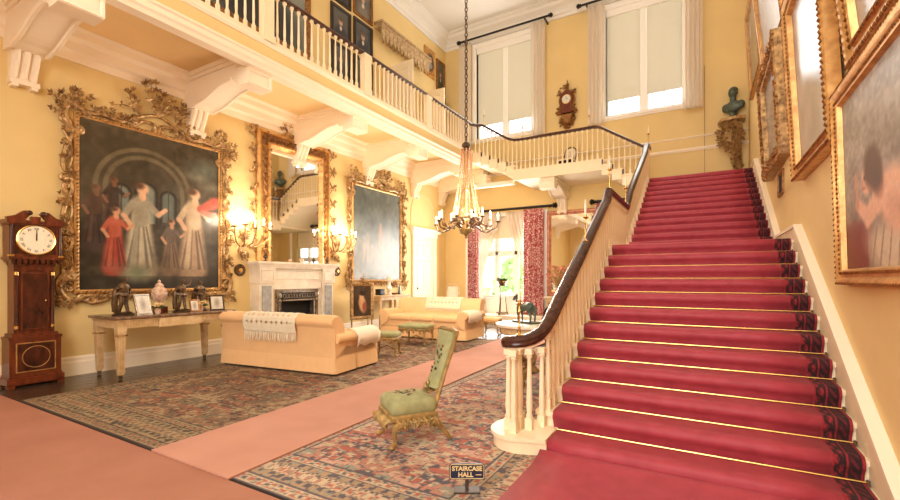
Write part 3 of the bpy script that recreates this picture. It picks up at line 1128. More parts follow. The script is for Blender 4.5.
def rococo(t, w, h, seed, sc=1.0, crest=.55):
    """carved parts round a canvas of w x h whose bottom middle is the origin"""
    rr = random.Random(seed)
    hw = w / 2
    inner = MB().frame(-hw - .07, hw + .07, -.07, h + .07, [(0, 0), (0, .06), (.02, .085), (.045, .085), (.05, .06), (.08, .04)])
    inner.build('inner_frame', GILTL, t, True, angle=25)
    beads(MB(), -hw - .035, hw + .035, -.035, h + .035, -.085, .06, .022).build('rope_beading', GILT, t, False)['kind'] = 'stuff'
    for s in (-1, 1):                                             # side scrollwork
        m = MB()
        X = lambda o: s * (hw + o)
        cuts = [0.02, .34, .64, .97]
        for a, b in zip(cuts, cuts[1:]):
            z0, z1 = a * h, b * h
            q = (z1 - z0)
            scroll(m, [(X(.10), z0), (X(.24 * sc), z0 + q * .2), (X(.2 * sc), z0 + q * .5), (X(.09), z0 + q * .78), (X(.16 * sc), z1)], .036, s * .05, -s * .06)
            scroll(m, [(X(.14), z0 + q * .1), (X(.09), z0 + q * .35), (X(.15 * sc), z0 + q * .62), (X(.24 * sc), z0 + q * .8)], .024, 0, s * .045)
            for k in range(5):
                zz = z0 + q * rr.random()
                spray(m, (X(.1 + .1 * rr.random()), -.06, zz), (0 if s > 0 else 180) + rr.choice((-50, 40, 70)), 2, .12, rr, 40, .075)
        m.build('side_scrollwork', GILT, t, True, angle=50)
        m = MB()                                                  # upper corner: rocaille and a leafy spray
        scroll(m, [(X(.05), h - .25), (X(.2 * sc), h - .12), (X(.22 * sc), h + .06), (X(.08), h + .16), (X(-.1), h + .1)], .045, -s * .06, s * .05)
        spray(m, (X(.06), -.06, h + .1), 90 - s * 15, 6, .42 * sc, rr, 60, .11)
        spray(m, (X(.16), -.06, h - .02), 90 - s * 70, 4, .2, rr, 50, .09)
        m.build('corner_spray', GILT, t, True, angle=50)
        m = MB()                                                  # lower corner
        scroll(m, [(X(-.12), -.1), (X(.08), -.16), (X(.26 * sc), -.08), (X(.3 * sc), .14), (X(.16), .26)], .05, s * .07, s * .07)
        scroll(m, [(X(-.45), -.1), (X(-.25), -.2), (X(-.02), -.17)], .035, -s * .05, s * .05)
        spray(m, (X(.14), -.06, -.1), 270 + s * 40, 5, .22, rr, 60, .09)
        m.build('corner_scroll', GILT, t, True, angle=50)
    m = MB()                                                      # top run and arched crest
    for s in (-1, 1):
        scroll(m, [(s * hw * .92, h + .1), (s * hw * .7, h + .13), (s * hw * .5, h + .1), (s * hw * .36, h + .2), (s * hw * .12, h + .34), (0, h + .36)], .04, -s * .05, 0)
        scroll(m, [(s * hw * .34, h + .08), (s * hw * .22, h + .2), (s * hw * .06, h + .2), (s * hw * .02, h + .1)], .03, s * .05, s * .04)
        for k in range(6):
            spray(m, (s * hw * (.3 + .1 * k), -.06, h + .12), 90 + s * rr.uniform(-40, 40), 2, .13, rr, 60, .07)
        spray(m, (s * hw * .25, -.06, h + .3), 90 - s * 35, 5, crest * .75, rr, 45, .11)
    spray(m, (0, -.07, h + .34), 90, 9, crest, rr, 50, .12)
    m.build('crest', GILT, t, True, angle=50)
    m = MB()                                                      # bottom run
    for k in range(10):
        x = -hw * .75 + 1.5 * hw * k / 9
        scroll(m, [(x - .08, -.07), (x, -.13), (x + .09, -.08)], .022)
        spray(m, (x, -.06, -.08), 270, 2, .09, rr, 70, .06)
    m.build('bottom_scrollwork', GILT, t, True, angle=50)


# big allegorical picture left of the chimney piece
c = Canvas(2.2, 2.72, 230).fill((52, 44, 32), (74, 64, 46)).noise(18, 7, 3).noise(10, 40, 13)
c.rect(0, .62, .42, .98, (72, 62, 46), .6)
for cx, hw_ in ((.42, .33), (.42, .27)):
    c.arch(cx, .4, .62, hw_, .018, (104, 92, 68), .7)
c.archfill(.25, .42, .6, .05, (108, 118, 108), .8).archfill(.42, .42, .62, .06, (118, 126, 114), .8).archfill(.58, .44, .6, .045, (96, 104, 96), .75)
for cx, hw_ in ((.25, .062), (.42, .074), (.58, .057)):
    c.arch(cx, .42, .6 if cx != .42 else .62, hw_, .01, (42, 36, 28), .9)
    c.rect(cx - .006, cx + .006, .42, .66, (58, 52, 42), .8)
c.ell(.88, .84, .15, .06, (92, 96, 86), 0, .6, .8).ell(.82, .78, .09, .03, (116, 114, 98), 0, .6, .7).ell(.95, .73, .1, .035, (128, 122, 104), 0, .6, .6)
c.person(.09, .26, .38, (120, 84, 60), (62, 46, 40), (80, 58, 46))
c.person(.2, .36, .34, (128, 88, 62), (70, 48, 40), (56, 42, 36))
c.person(.38, .1, .6, (214, 168, 132), (178, 166, 140), (150, 142, 120))
c.person(.21, .12, .4, (196, 146, 110), (158, 62, 48), (172, 84, 60))
c.person(.78, .1, .62, (214, 170, 136), (168, 140, 112), (186, 162, 130))
c.person(.6, .12, .36, (190, 142, 108), (120, 92, 70), (96, 80, 66))
c.limb(.84, .56, .97, .62, .03, (168, 78, 62), .9, .05).limb(.86, .54, .96, .52, .02, (190, 100, 80), .8, .035)
c.rect(0, 1, 0, .08, (38, 34, 28), .7).ell(.5, .12, .3, .05, (112, 92, 70), 0, .6, .5).ell(.35, .1, .1, .05, (110, 116, 90), 0, .5, .7)
c.noise(10, 24, 5)
t = thing('gilt_framed_painting', 'large crowded figure painting in an openwork gilt frame behind the statuettes', 'painting', (WX, 4.2, 1.34), LEFT)
c.w = 2.28
c.object('canvas', PAINT, t, -1.14, 0, -.05)
rococo(t, 2.28, 2.72, 5, .85)

# second one, right of the chimney piece: silvery misty scene
c = Canvas(2.15, 2.66, 110).fill((118, 118, 108), (92, 98, 92)).noise(22, 8, 8)
c.ell(.5, .28, .5, .16, (134, 128, 112), 0, .6, .7)
for i in range(9):
    c.limb(.2 + .08 * i, .2, .21 + .08 * i, .4 + .08 * math.sin(i * 1.7), .02, (150, 134, 112), .6)
c.ell(.55, .52, .05, .09, (150, 112, 88), 0, .5, .6).limb(.55, .4, .55, .62, .03, (160, 124, 96), .6)
c.ell(.2, .75, .3, .18, (74, 84, 80), 0, .7, .6).noise(12, 22, 9)
t = thing('gilt_framed_painting', 'silvery misty painting in an openwork gilt frame beside the panelled door', 'painting', (WX, 10.36, 1.5), LEFT)
c.object('canvas', PAINT, t, -1.075, 0, -.05)
rococo(t, 2.15, 2.66, 9, .9)

# ---------------------------------------------------------------- overmantel mirror
mw, mz0, mz1 = 1.43, 1.95, 4.5
t = thing('overmantel_mirror', 'tall mirror in a carved gilt frame standing above the marble chimney piece', 'mirror', (WX, 7.3, mz0), LEFT)
MB().box(-mw / 2, mw / 2, -.04, -.03, -.055, mz1 - mz0).build('glass', MIRROR, t, False)
fa, fb = mw / 2 + .36, mz1 - mz0 + .34
MB().sweep([(-fa, 0, -.055), (-fa, 0, fb), (fa, 0, fb), (fa, 0, -.055)], [(0, 0), (0, .06), (.03, .1), (.07, .1), (.08, .05), (.24, .05), (.25, .11), (.3, .12), (.33, .08), (.36, .05), (.36, 0)], up=(0, -1, 0)).build('frame', GILTL, t, True, angle=25)
rr = random.Random(4)
m = MB()
H = mz1 - mz0
for s in (-1, 1):
    for k in range(16):
        z = .1 + k * (H / 15.5)
        spray(m, (s * (mw / 2 + .16), -.05, z), 90 + s * 20, 3, .14, rr, 70, .07)
    for k in range(13):
        x = s * (k / 12) * (mw / 2 + .1)
        spray(m, (x, -.05, H + .17), 0 if s > 0 else 180, 3, .13, rr, 70, .07)
m.build('leaf_carving', GILTD, t, False)['kind'] = 'stuff'
for s in (-1, 1):
    m = MB()
    for k in range(7):
        z = .25 + k * .42
        scroll(m, [(s * (mw / 2 + .35), z - .16), (s * (mw / 2 + .46), z), (s * (mw / 2 + .38), z + .16)], .02, 0, s * .03)
        spray(m, (s * (mw / 2 + .4), -.04, z), 90 - s * 70, 3, .16, rr, 60, .085)
    m.build('side_tendrils', GILT, t, False)
m = MB()
scroll(m, [(-.4, H + .34), (-.22, H + .44), (-.1, H + .36)], .035, .05, .05)
scroll(m, [(-.26, H + .42), (-.3, H + .56), (-.42, H + .6)], .03, 0, .05)
scroll(m, [(.5, H + .34), (.3, H + .46), (.12, H + .38)], .035, -.05, -.05)
spray(m, (-.3, -.05, H + .5), 110, 4, .2, rr, 60, .08)
m.build('crest', GILT, t, False)

# ---------------------------------------------------------------- pictures on the stair wall
WR = RX


def nude(cv):
    cv.fill((130, 116, 100), (172, 170, 164)).noise(24, 9, 2).noise(20, 44, 4)
    cv.rect(0, .27, 0, .2, (116, 54, 50), .9).ell(.12, .19, .16, .08, (122, 60, 54), 0, .3)
    sk = (230, 184, 152)
    dk = (196, 142, 112)
    cv.ell(.56, .05, .3, .14, (208, 194, 166), -12, .3)
    for q in range(7):
        cv.limb(.36 + .07 * q, .2, .3 + .08 * q, .0, .006, (150, 134, 108), .7)
    cv.ell(.56, .3, .2, .15, sk, -18, .2).ell(.84, .22, .22, .13, sk, 6, .2).ell(.62, .24, .16, .07, dk, -14, .5, .6)
    cv.limb(.42, .36, .27, .27, .045, sk, 1, .035).limb(.27, .27, .16, .36, .032, sk, 1, .022).limb(.16, .36, .15, .52, .02, dk, 1, .012)
    cv.limb(.4, .4, .33, .46, .04, dk).ell(.27, .47, .05, .085, sk, 12, .2).ell(.225, .45, .012, .03, dk)
    cv.ell(.33, .52, .085, .11, (86, 66, 52), -10, .25).ell(.38, .46, .05, .08, (74, 56, 46), 0, .4)
    cv.ell(.25, .485, .012, .012, (90, 60, 50)).ell(.24, .43, .016, .01, (168, 84, 74))
    return cv


framed('framed_painting', 'painting of a pale reclining figure over a red cloth beside the lower stair', (WR, 3.66, 1.46), RIGHT, 2.24, 1.56, .125, .08,
       nude(Canvas(1.9, 1.25, 130)), tilt=math.radians(1.5), fm=GILTL)
c = Canvas(1.6, 1.5, 60).fill((168, 164, 158), (186, 182, 178)).noise(14, 8, 6).ell(.5, .4, .25, .3, (150, 138, 126), 0, .7, .6)  # pale grey canvas: glare off the picture painted into its colour
framed('framed_painting', 'glossy picture greyed with painted glare, hung above the reclining figure painting', (WR, 3.36, 3.1), RIGHT, 2.1, 1.8, .17, .1, c, tilt=math.radians(6), fm=GILTL, canvas_mat=GLAZED)
c = Canvas(1.5, 1.8, 60).fill((172, 170, 166), (180, 180, 180)).noise(12, 8, 7).ell(.5, .5, .2, .3, (160, 150, 140), 0, .7, .5)  # again the grey of the canvas imitates reflected glare
framed('framed_painting', 'tall upright glossy picture in a plain beaded gilt frame on the stair wall', (WR, 5.74, 2.68), RIGHT, 1.8, 2.1, .17, .12, c, tilt=math.radians(3), fm=GILTL, canvas_mat=GLAZED)
c = Canvas(1.5, 1.3, 60).fill((150, 144, 136), (172, 170, 168)).noise(14, 8, 8).ell(.5, .45, .2, .35, (128, 110, 94), 0, .6, .6)
framed('framed_painting', 'picture in a wide heavily carved gilt frame above the small label', (WR, 8.45, 3.22), RIGHT, 2.05, 1.72, .22, .15, c, tilt=math.radians(3), fm=GILT, carve=True, bead=False, canvas_mat=GLAZED)
c = Canvas(1.5, 1.3, 60).fill((150, 148, 146), (176, 176, 178)).noise(14, 8, 9)
framed('framed_painting', 'pale picture in a narrow gilt frame above the heavily carved one', (WR, 8.9, 5.15), RIGHT, 2.3, 2.2, .13, .08, c, tilt=math.radians(6), fm=GILTL, canvas_mat=GLAZED)
c = Canvas(1.5, 1.3, 60).fill((120, 112, 98), (160, 156, 148)).noise(18, 8, 10).ell(.4, .4, .2, .3, (104, 90, 74), 0, .6, .6)
framed('framed_painting', 'long dim picture on the stair wall high above the bronze bust', (WR, 12.0, 5.9), RIGHT, 2.1, 2.0, .12, .07, c, tilt=math.radians(3), fm=GILTL, canvas_mat=GLAZED)
c = Canvas(.3, .3, 20).fill((206, 198, 190), (214, 208, 204)).noise(10, 4, 3)
framed('label_frame', 'small framed label hanging under the heavily carved picture', (WR, 8.4, 2.8), RIGHT, .5, .36, .04, .03, c, fm=GILTD, bead=False)

# ---------------------------------------------------------------- portraits on the gallery wall
def portrait(seed, bg=(74, 72, 68), coat=(40, 38, 42)):
    r = random.Random(seed)
    cv = Canvas(1, 1.2, 44).fill(bg, tuple(int(v * 1.25) for v in bg)).noise(12, 5, seed)
    cv.ell(.5, .12, .38, .3, coat, 0, .3).ell(.5, .36, .12, .12, coat)
    cv.ell(.5, .6, .12, .15, (204, 160, 128)).ell(.5, .7, .15, .1, (84, 62, 48), 0, .4, .8).ell(.5, .36, .07, .08, (214, 204, 188))
    return cv


def gpic(px0, py0, px1, py1, seed, label, fm=GILT, fw=.08, **kw):
    a, b = on_x(px0, py0, WX), on_x(px1, py1, WX)
    y0, y1 = a.y, b.y
    z1, z0 = a.z, b.z
    framed('framed_portrait', label, (WX, (y0 + y1) / 2, min(z0, z1)), LEFT, abs(y1 - y0), abs(z1 - z0), fw, .06, portrait(seed, **kw), fm=fm, bead=False)


def gp(y0, y1, z0, z1, seed, label, fm=GILT, fw=.08, **kw):
    framed('framed_portrait', label, (WX, (y0 + y1) / 2, z0), LEFT, y1 - y0, z1 - z0, fw, .06, portrait(seed, **kw), fm=fm, bead=False)


DKF = mat('ebonised_frame', (52, 40, 32), .35)
gp(4.9, 7.75, 6.9, 9.7, 21, 'largest dark portrait behind the gallery balustrade', GILTD, .16, bg=(112, 114, 106))
gp(8.45, 9.2, 8.95, 9.85, 23, 'uppermost dark portrait in the column left of the gallery', DKF)
gp(8.45, 9.2, 7.95, 8.85, 24, 'portrait of a sitter in grey, middle of the first gallery column', DKF, bg=(66, 64, 62))
gp(8.45, 9.2, 6.95, 7.85, 25, 'lowest portrait of the first gallery column, behind the balusters', DKF)
gp(9.32, 10.12, 9.0, 10.0, 26, 'gilt framed portrait at the top of the column beside the pelmet', GILTD, coat=(120, 110, 96))
gp(9.32, 10.12, 7.95, 8.9, 27, 'dark portrait in the column beside the pelmet, under the gilt framed one', DKF, bg=(60, 62, 62))
gp(9.32, 10.12, 6.95, 7.85, 28, 'lowest dark portrait beside the gallery door', DKF)
gp(13.72, 14.3, 8.5, 9.62, 30, 'upright dark portrait in the corner of the gallery', GILTD, coat=(36, 40, 36))
gp(13.85, 14.3, 7.3, 8.35, 31, 'small dark picture under the corner portrait on the gallery', DKF)
# oval miniature in a square mount
t = thing('framed_oval_portrait', 'small oval portrait in a square gilt mount on the gallery wall', 'painting', (WX, 13.25, 8.75), LEFT)
MB().frame(-.34, .34, 0, 1.0, [(0, 0), (0, .05), (.03, .06), (.06, .04), (.34, .03)]).build('frame', GILTL, t, True, angle=25)
MB().at((0, -.045, .5), rx=PI / 2).lathe([(.24, 0), (.24, .02), (.2, .02)], seg=20, sy=1.35).build('oval_mount', GILTD, t, False)
MB().at((0, -.06, .5), rx=PI / 2).lathe([(.2, 0), (.2, .01)], seg=20, sy=1.35).build('oval_canvas', mat('oval_paint', (70, 66, 62), .4), t, False)
MB().ell((0, -.07, .58), (.07, .012, .1)).build('face', mat('painted_flesh', (206, 168, 140), .5), t)
MB().ell((0, -.068, .38), (.13, .012, .11)).build('dress', mat('painted_grey', (140, 136, 132), .5), t)

# ================================================================ CHIMNEY PIECE
FY = 7.17
t = thing('chimney_piece', 'white marble chimney piece with grey inset panels and steel fire surround', 'fireplace', (WX, FY, 0), LEFT)
hw = .9
for s in (-1, 1):
    m = MB().box(s * hw - .18, s * hw + .18, -.3, 0, 0, 1.5)
    m.box(s * hw - .21, s * hw + .21, -.33, 0, 0, .16)
    m.box(s * (hw - .27) - .1, s * (hw - .27) + .1, -.22, 0, 0, 1.32)
    m.build('jamb', MARBLE, t, False)
for s in (-1, 1):
    MB().box(s * hw - .11, s * hw + .11, -.335, -.3, .2, 1.36).build('inset_panel', MARBG, t, False)
    m = MB().box(s * hw - .2, s * hw + .2, -.35, 0, 1.42, 1.76)
    m.frame(s * hw - .16, s * hw + .16, 1.47, 1.72, [(0, .35), (0, .37), (.02, .37), (.03, .355)])
    m.build('end_block', MARBLE, t, False)
m = MB().box(-hw + .2, hw - .2, -.28, 0, 1.28, 1.76)
m.frame(-hw + .24, hw - .24, 1.5, 1.72, [(0, .28), (0, .3), (.02, .3), (.03, .285)])
m.build('frieze', MARBLE, t, False)
m = MB().box(-hw - .28, hw + .28, -.44, 0, 1.84, 1.89).box(-hw - .24, hw + .24, -.4, 0, 1.79, 1.84).box(-hw - .21, hw + .21, -.37, 0, 1.75, 1.79)
m.build('mantel_shelf', MARBLE, t, False)
m = MB().box(-.6, .6, -.06, -.02, 0, 1.3)
m.build('fire_back', BLACK, t, False)
m = MB().frame(-.62, .62, -.2, 1.3, [(0, .05), (0, .26), (.1, .26), (.12, .24), (.13, .1)])
m.build('steel_surround', STEEL, t, False)
fr = MB().box(-.47, .47, -.3, -.25, 1.03, 1.22)
fr.build('pierced_frieze', IRON, t, False)
m = MB()
for i in range(12):
    x = -.43 + i * .0782
    m.tube([(x + .035 * math.cos(a), -.31, 1.125 + .05 * math.sin(a)) for a in [k * PI / 4 for k in range(8)]], .009, 5, True)
m.box(-.48, .48, -.32, -.25, 1.2, 1.235).box(-.48, .48, -.32, -.25, 1.01, 1.04)
tag(m.build('steel_fretwork', STEEL, t), None, None, kind='stuff')
for s in (-1, 1):
    MB().lathe([(.05, 0), (.03, .04), (.03, .9), (.05, .95), (.02, 1.0)], (s * .54, -.29, .06), 10).build('steel_column', STEEL, t)
    MB().at((s * .54, -.27, 1.13), rx=PI / 2).lathe([(.07, 0), (.06, .03), (.02, .04)], seg=14).build('roundel', STEEL, t)
m = MB().box(-.5, .5, -.42, -.3, .12, .2)
for i in range(11):
    m.box(-.48 + i * .096, -.465 + i * .096, -.42, -.4, .12, .42)
m.box(-.5, .5, -.425, -.395, .4, .43)
m.build('fire_grate', IRON, t, False)
MB().box(-1.3, 1.3, -.75, 0, 0, .025).build('hearth_slab', MARBG, t, False)

# small things on the shelf
for dy, h, lab in ((-.9, .14, 'small dark urn on the mantel shelf at its end nearer the console table'), (.9, .16, 'small dark urn on the mantel shelf at its end nearer the fire screen')):
    o = thing('mantel_urn', lab, 'urn', (WX + .28, FY + dy, 1.89), LEFT)
    MB().lathe([(.05, 0), (.05, .02), (.02, .035), (.02, .06), (.055, .09), (.05, .12)], seg=12).build('body', BRONZE, o)
    MB().lathe([(.05, .12), (.03, .14), (.012, .15), (.014, .17), (.004, .185)], seg=12).build('lid', BRONZE, o)
o = tag(MB().lathe([(.035, 0), (.05, .05), (.05, .09), (.04, .1)], seg=12).build('mantel_bowl', PORC, None, loc=(WX + .25, FY + .12, 1.89)), 'little porcelain bowl at the middle of the mantel shelf', 'bowl')
# round bell pushes either side
for y, z, lab in ((5.84, 1.7, 'round bronze wall boss between big painting and chimney piece'), (8.68, 1.72, 'round bronze wall boss between chimney piece and silvery painting')):
    o = thing('wall_boss', lab, 'boss', (WX, y, z), LEFT)
    MB().at((0, 0, 0), rx=PI / 2).lathe([(.13, 0), (.13, .02), (.1, .035), (.09, .03)], seg=20).build('rim', BRONZE, o)
    MB().at((0, -.03, 0), rx=PI / 2).lathe([(.05, 0), (.045, .02), (.01, .03)], seg=14).build('knob', BRASS, o)

# ---------------------------------------------------------------- candle sconces beside the mirror
def flame(parent, x, y, z, power):
    MB().lathe([(.016, 0), (.016, .09), (.012, .095)], (x, y, z), 8).build('candle_tube', CANDLE, parent)
    MB().lathe([(.005, 0), (.017, .02), (.015, .04), (.003, .075)], (x, y, z + .095), 8).build('flame_bulb', BULB, parent)
    lamp('flame_light', (x, y, z + .14), power, parent, .03)


def sconce(y, z, label):
    t = thing('candle_sconce', label, 'sconce', (WX, y, z), LEFT, 'gilt sconces beside the mirror')
    m = MB()
    rr = random.Random(int(y * 10))
    scroll(m, [(0, -.42), (-.1, -.3), (.02, -.12), (-.06, .08)], .045, .06, -.05, -.06)
    spray(m, (0, -.06, -.1), 90, 5, .2, rr, 60, .08)
    spray(m, (0, -.06, -.35), 250, 5, .16, rr, 60, .08)
    m.build('back_plate', GILT, t, True, angle=50)
    for i, x in enumerate((-.42, -.22, 0.0, .22, .42)):
        out = -.34 - .1 * math.cos(x * 3)
        zt = .18 + (.05 if i % 2 else 0)
        pts = [(0, -.06, -.12), (x * .3, -.14, -.24), (x * .7, out * .7, -.2), (x, out, -.02), (x, out, zt - .05)]
        a = MB().tube([pts[0]] + [tuple(Vector(p) * .75 + Vector(q) * .25) for p, q in zip(pts, pts[1:])] + pts[-1:], .016, 6).build('arm', GILT, t)
        MB().lathe([(.02, 0), (.055, .02), (.06, .035), (.03, .03)], (x, out, zt - .05), 10).build('drip_pan', GILT, t)
        flame(t, x, out, zt - .02, 16)
    return t


sconce(5.9, 2.42, 'five light gilt wall sconce between the big painting and the mirror')
sconce(8.6, 2.46, 'five light gilt wall sconce between the mirror and the silvery painting')

# ================================================================ LONGCASE CLOCK
t = thing('longcase_clock', 'tall mahogany longcase clock with swan neck pediment on the bare boards', 'clock', (WX + .03, 2.46, 0), LEFT)
D = -.28
MB().box(-.31, .31, -.33, 0, 0.04, .13).box(-.29, .29, -.31, 0, .13, .16).build('plinth', CASE, t, False)
for sx in (-1, 1):
    MB().box(sx * .27 - .04, sx * .27 + .04, -.33, -.25, 0, .05).build('bracket_foot', CASE, t, False)
    MB().box(sx * .27 - .04, sx * .27 + .04, -.08, 0, 0, .05).build('bracket_foot', CASE, t, False)
MB().box(-.28, .28, -.3, 0, .16, .66).build('base', CASE, t, False)
m = MB().box(-.2, .2, -.312, -.3, .22, .6)
m.build('base_panel', FLAME, t, False)
m = MB().tube([(.15 * math.cos(a), -.313, .41 + .15 * math.sin(a)) for a in [k * PI / 12 for k in range(24)]], .006, 5, True)
m.frame(-.215, .215, .205, .615, [(0, .3), (0, .315), (.012, .315), (.012, .3)])
m.build('base_stringing', GILTL, t)
MB().box(-.29, .29, -.31, 0, .66, .7).box(-.25, .25, -.28, 0, .7, .74).build('waist_moulding', CASE, t, False)
MB().box(-.22, .22, -.24, 0, .74, 1.7).build('trunk', CASE, t, False)
d = MB().box(-.14, .14, -.262, -.24, .8, 1.58).prism([(-.14, 1.58), (.14, 1.58), (.08, 1.63), (0, 1.645), (-.08, 1.63)], -.262, -.24, 'y').build('trunk_door', FLAME, t, False)
MB().frame(-.15, .15, .79, 1.6, [(0, .24), (0, .27), (.014, .272), (.014, .262)]).build('door_bead', CASE, d, False)
MB().lathe([(.009, -.01), (.009, .01)], (.115, -.27, 1.2), 8).build('keyhole', BRASS, d)
for s in (-1, 1):
    m = MB().lathe([(.028, .8), (.022, .84), (.022, 1.58), (.028, 1.62)], (s * .195, -.25, 0), 10)
    m.build('quarter_column', FLAME, t)
    MB().lathe([(.026, 0), (.026, .05)], (s * .195, -.25, .8), 10).build('column_foot', BRASS, t)
    MB().lathe([(.026, 0), (.026, .05)], (s * .195, -.25, 1.56), 10).build('column_cap', BRASS, t)
m = MB()
for i, (o, z) in enumerate(((.0, 1.7), (.03, 1.74), (.06, 1.78))):
    m.box(-.23 - o, .23 + o, -.26 - o, 0, z, z + .04)
m.build('cove_moulding', CASE, t, False)
m = MB()
for i in range(9):
    m.box(-.27 + i * .063, -.27 + i * .063 + .036, -.335, -.28, 1.72, 1.79)
tag(m.build('dentils', FLAME, t, False), None, None, kind='stuff')
hd = MB().box(-.27, .27, -.28, 0, 1.82, 2.3).build('hood', CASE, t, False)
MB().box(-.22, .22, -.29, -.28, 1.86, 2.26).build('dial_surround', FLAME, hd, False)
for s in (-1, 1):
    MB().lathe([(.025, 0), (.018, .04), (.016, .36), (.025, .42)], (s * .265, -.3, 1.84), 10).build('hood_column', FLAME, t)
    MB().box(s * .265 - .03, s * .265 + .03, -.33, -.27, 1.82, 1.845).build('column_base', BRASS, t, False)
dial = MB().at((0, -.3, 2.06), rx=PI / 2).lathe([(.2, -.008), (.2, .01)], seg=40).build('dial', mat('cream_dial', (246, 236, 212), .4), t, False)
MB().tube([(.205 * math.cos(k * PI / 20), -.308, 2.06 + .205 * math.sin(k * PI / 20)) for k in range(40)], .012, 6, True).build('dial_bezel', BRASS, dial)
for i, s in enumerate(('XII', 'I', 'II', 'III', 'IIII', 'V', 'VI', 'VII', 'VIII', 'IX', 'X', 'XI')):
    a = math.radians(90 - 30 * i)
    o = link('numeral', text_mesh(s, .046, .001, IRON, 'numeral'), t, (.155 * math.cos(a), -.312, 2.06 + .155 * math.sin(a)))
    o.rotation_euler = (PI / 2, a - PI / 2 if False else 0, 0)
    o.rotation_euler = (PI / 2, -(a - PI / 2), 0)
MB().box(-.004, .004, -.32, -.316, 2.05, 2.2).build('minute_hand', IRON, t, False)
MB().box(-.007, .007, -.318, -.314, 2.05, 2.15).build('hour_hand', IRON, t, False)
MB().box(-.31, .31, -.33, 0, 2.28, 2.33).box(-.29, .29, -.31, 0, 2.26, 2.28).build('hood_cornice', CASE, t, False)
for s in (-1, 1):
    m = MB()
    out = [(s * .31, 2.33), (s * .31, 2.36), (s * .22, 2.39), (s * .14, 2.46), (s * .08, 2.47), (s * .045, 2.44), (s * .06, 2.41), (s * .1, 2.36), (s * .12, 2.33)]
    m.prism(out, -.31, -.24, 'y')
    m.build('swan_neck', CASE, t, False)
    MB().at((s * .075, -.315, 2.435), rx=PI / 2).lathe([(.035, -.02), (.035, .01), (.015, .02)], seg=14).build('swan_neck_rosette', FLAME, t)
MB().box(-.05, .05, -.3, -.22, 2.33, 2.39).build('finial_block', CASE, t, False)

# ================================================================ CONSOLE TABLE with figures
t = thing('console_table', 'long pale fluted console table with brown marble top under the big painting', 'table', (-7.9, 4.06, 0), LEFT)
TL, TD, TZ = .9, .4, .9
MB().rbox(-TL - .06, TL + .06, -TD - .05, TD + .03, TZ, TZ + .045, .015).build('marble_top', MARBR, t)
MB().box(-TL, TL, -TD, TD, TZ - .13, TZ).box(-TL - .02, TL + .02, -TD - .02, TD, TZ - .025, TZ).build('apron', PALEW, t, False)
m = MB()
for i in range(44):
    x = -TL + .08 + i * (2 * TL - .16) / 43
    if abs(x) > .36:
        m.box(x - .008, x + .008, -TD - .012, -TD, TZ - .11, TZ - .035)
tag(m.build('apron_fluting', PALEW, t, False), None, None, kind='stuff')
MB().box(-.34, .34, -TD - .025, -TD, TZ - .15, TZ - .01).build('centre_tablet', PALEW, t, False)
for sx in (-1, 1):
    for sy in (-1, 1):
        x, y = sx * (TL - .06), sy * (TD - .06)
        l = MB().taper(x - .055, x + .055, y - .055, y + .055, .07, TZ - .19, .62).box(x - .06, x + .06, y - .06, y + .06, TZ - .19, TZ - .13)
        for k in (-1, 0, 1):
            l.taper(x + k * .03 - .008, x + k * .03 + .008, y - .058, y - .05, .1, TZ - .22, .8)
        l = l.build('leg', PALEW, t, False)
        MB().box(x - .067, x + .067, y - .067, y + .067, TZ - .25, TZ - .225).build('leg_collar', GILT, l, False)
        MB().lathe([(.02, 0), (.032, .015), (.026, .05), (.034, .07)], (x, y, 0), 10).build('brass_foot', BRONZE, l)
CT = TZ + .045


def figurine(name, label, loc, rz, h, material, seed, base=BRONZE, arm_up=False, group=None):
    t = thing(name, label, 'statuette', loc, rz, group)
    MB().lathe([(.1, 0), (.105, .02), (.08, .03), (.085, .05)], seg=16, sx=h / .42, sy=h / .42).build('plinth', base, t)
    z0 = .05
    k = (h - .05) / .40
    m = MB()

    def T(pts, r):
        m.tube([(p[0] * k, p[1] * k, z0 + p[2] * k) for p in pts], [q * k * 1.22 for q in r], 8)
    lean = .02
    T([(.03, -.03, 0.0), (.028, -.005, .09), (.025, 0, .2)], [.014, .018, .026])
    T([(.03, -.055, .004), (.03, -.02, .012)], [.008, .012])
    T([(-.035, .02, 0.0), (-.032, -.02, .1), (-.02, 0, .2)], [.014, .018, .026])
    T([(-.035, -.005, .004), (-.035, .03, .012)], [.008, .012])
    T([(0, 0, .18), (0, 0, .22), (0, -.004, .28), (0, 0, .315), (lean * .3, 0, .335)], [.042, .038, .044, .036, .014])
    T([(lean * .3, 0, .33), (lean * .5, -.004, .355), (lean * .5, -.006, .38), (lean * .5, 0, .398)], [.012, .02, .022, .01])
    if arm_up:
        T([(.04, 0, .305), (.085, -.02, .32), (.1, -.03, .39)], [.014, .012, .008])
    else:
        T([(.04, 0, .305), (.08, .0, .25), (.05, -.04, .21)], [.014, .012, .008])
    T([(-.04, 0, .305), (-.075, -.01, .25), (-.05, -.035, .28)], [.014, .012, .008])
    # cloth falling from a shoulder and round the hips
    T([(-.045, .02, .3), (-.07, .03, .22), (-.075, .03, .1), (-.07, .03, .005)], [.012, .022, .026, .024])
    T([(.045, -.01, .2), (.0, -.04, .19), (-.05, .0, .2), (0, .035, .2), (.045, -.01, .205)], [.016, .02, .022, .02, .016])
    o = m.build('figure', material, t)
    r = o.modifiers.new('remesh', 'REMESH')
    r.mode, r.voxel_size = 'VOXEL', .006
    r.use_smooth_shade = True
    return t


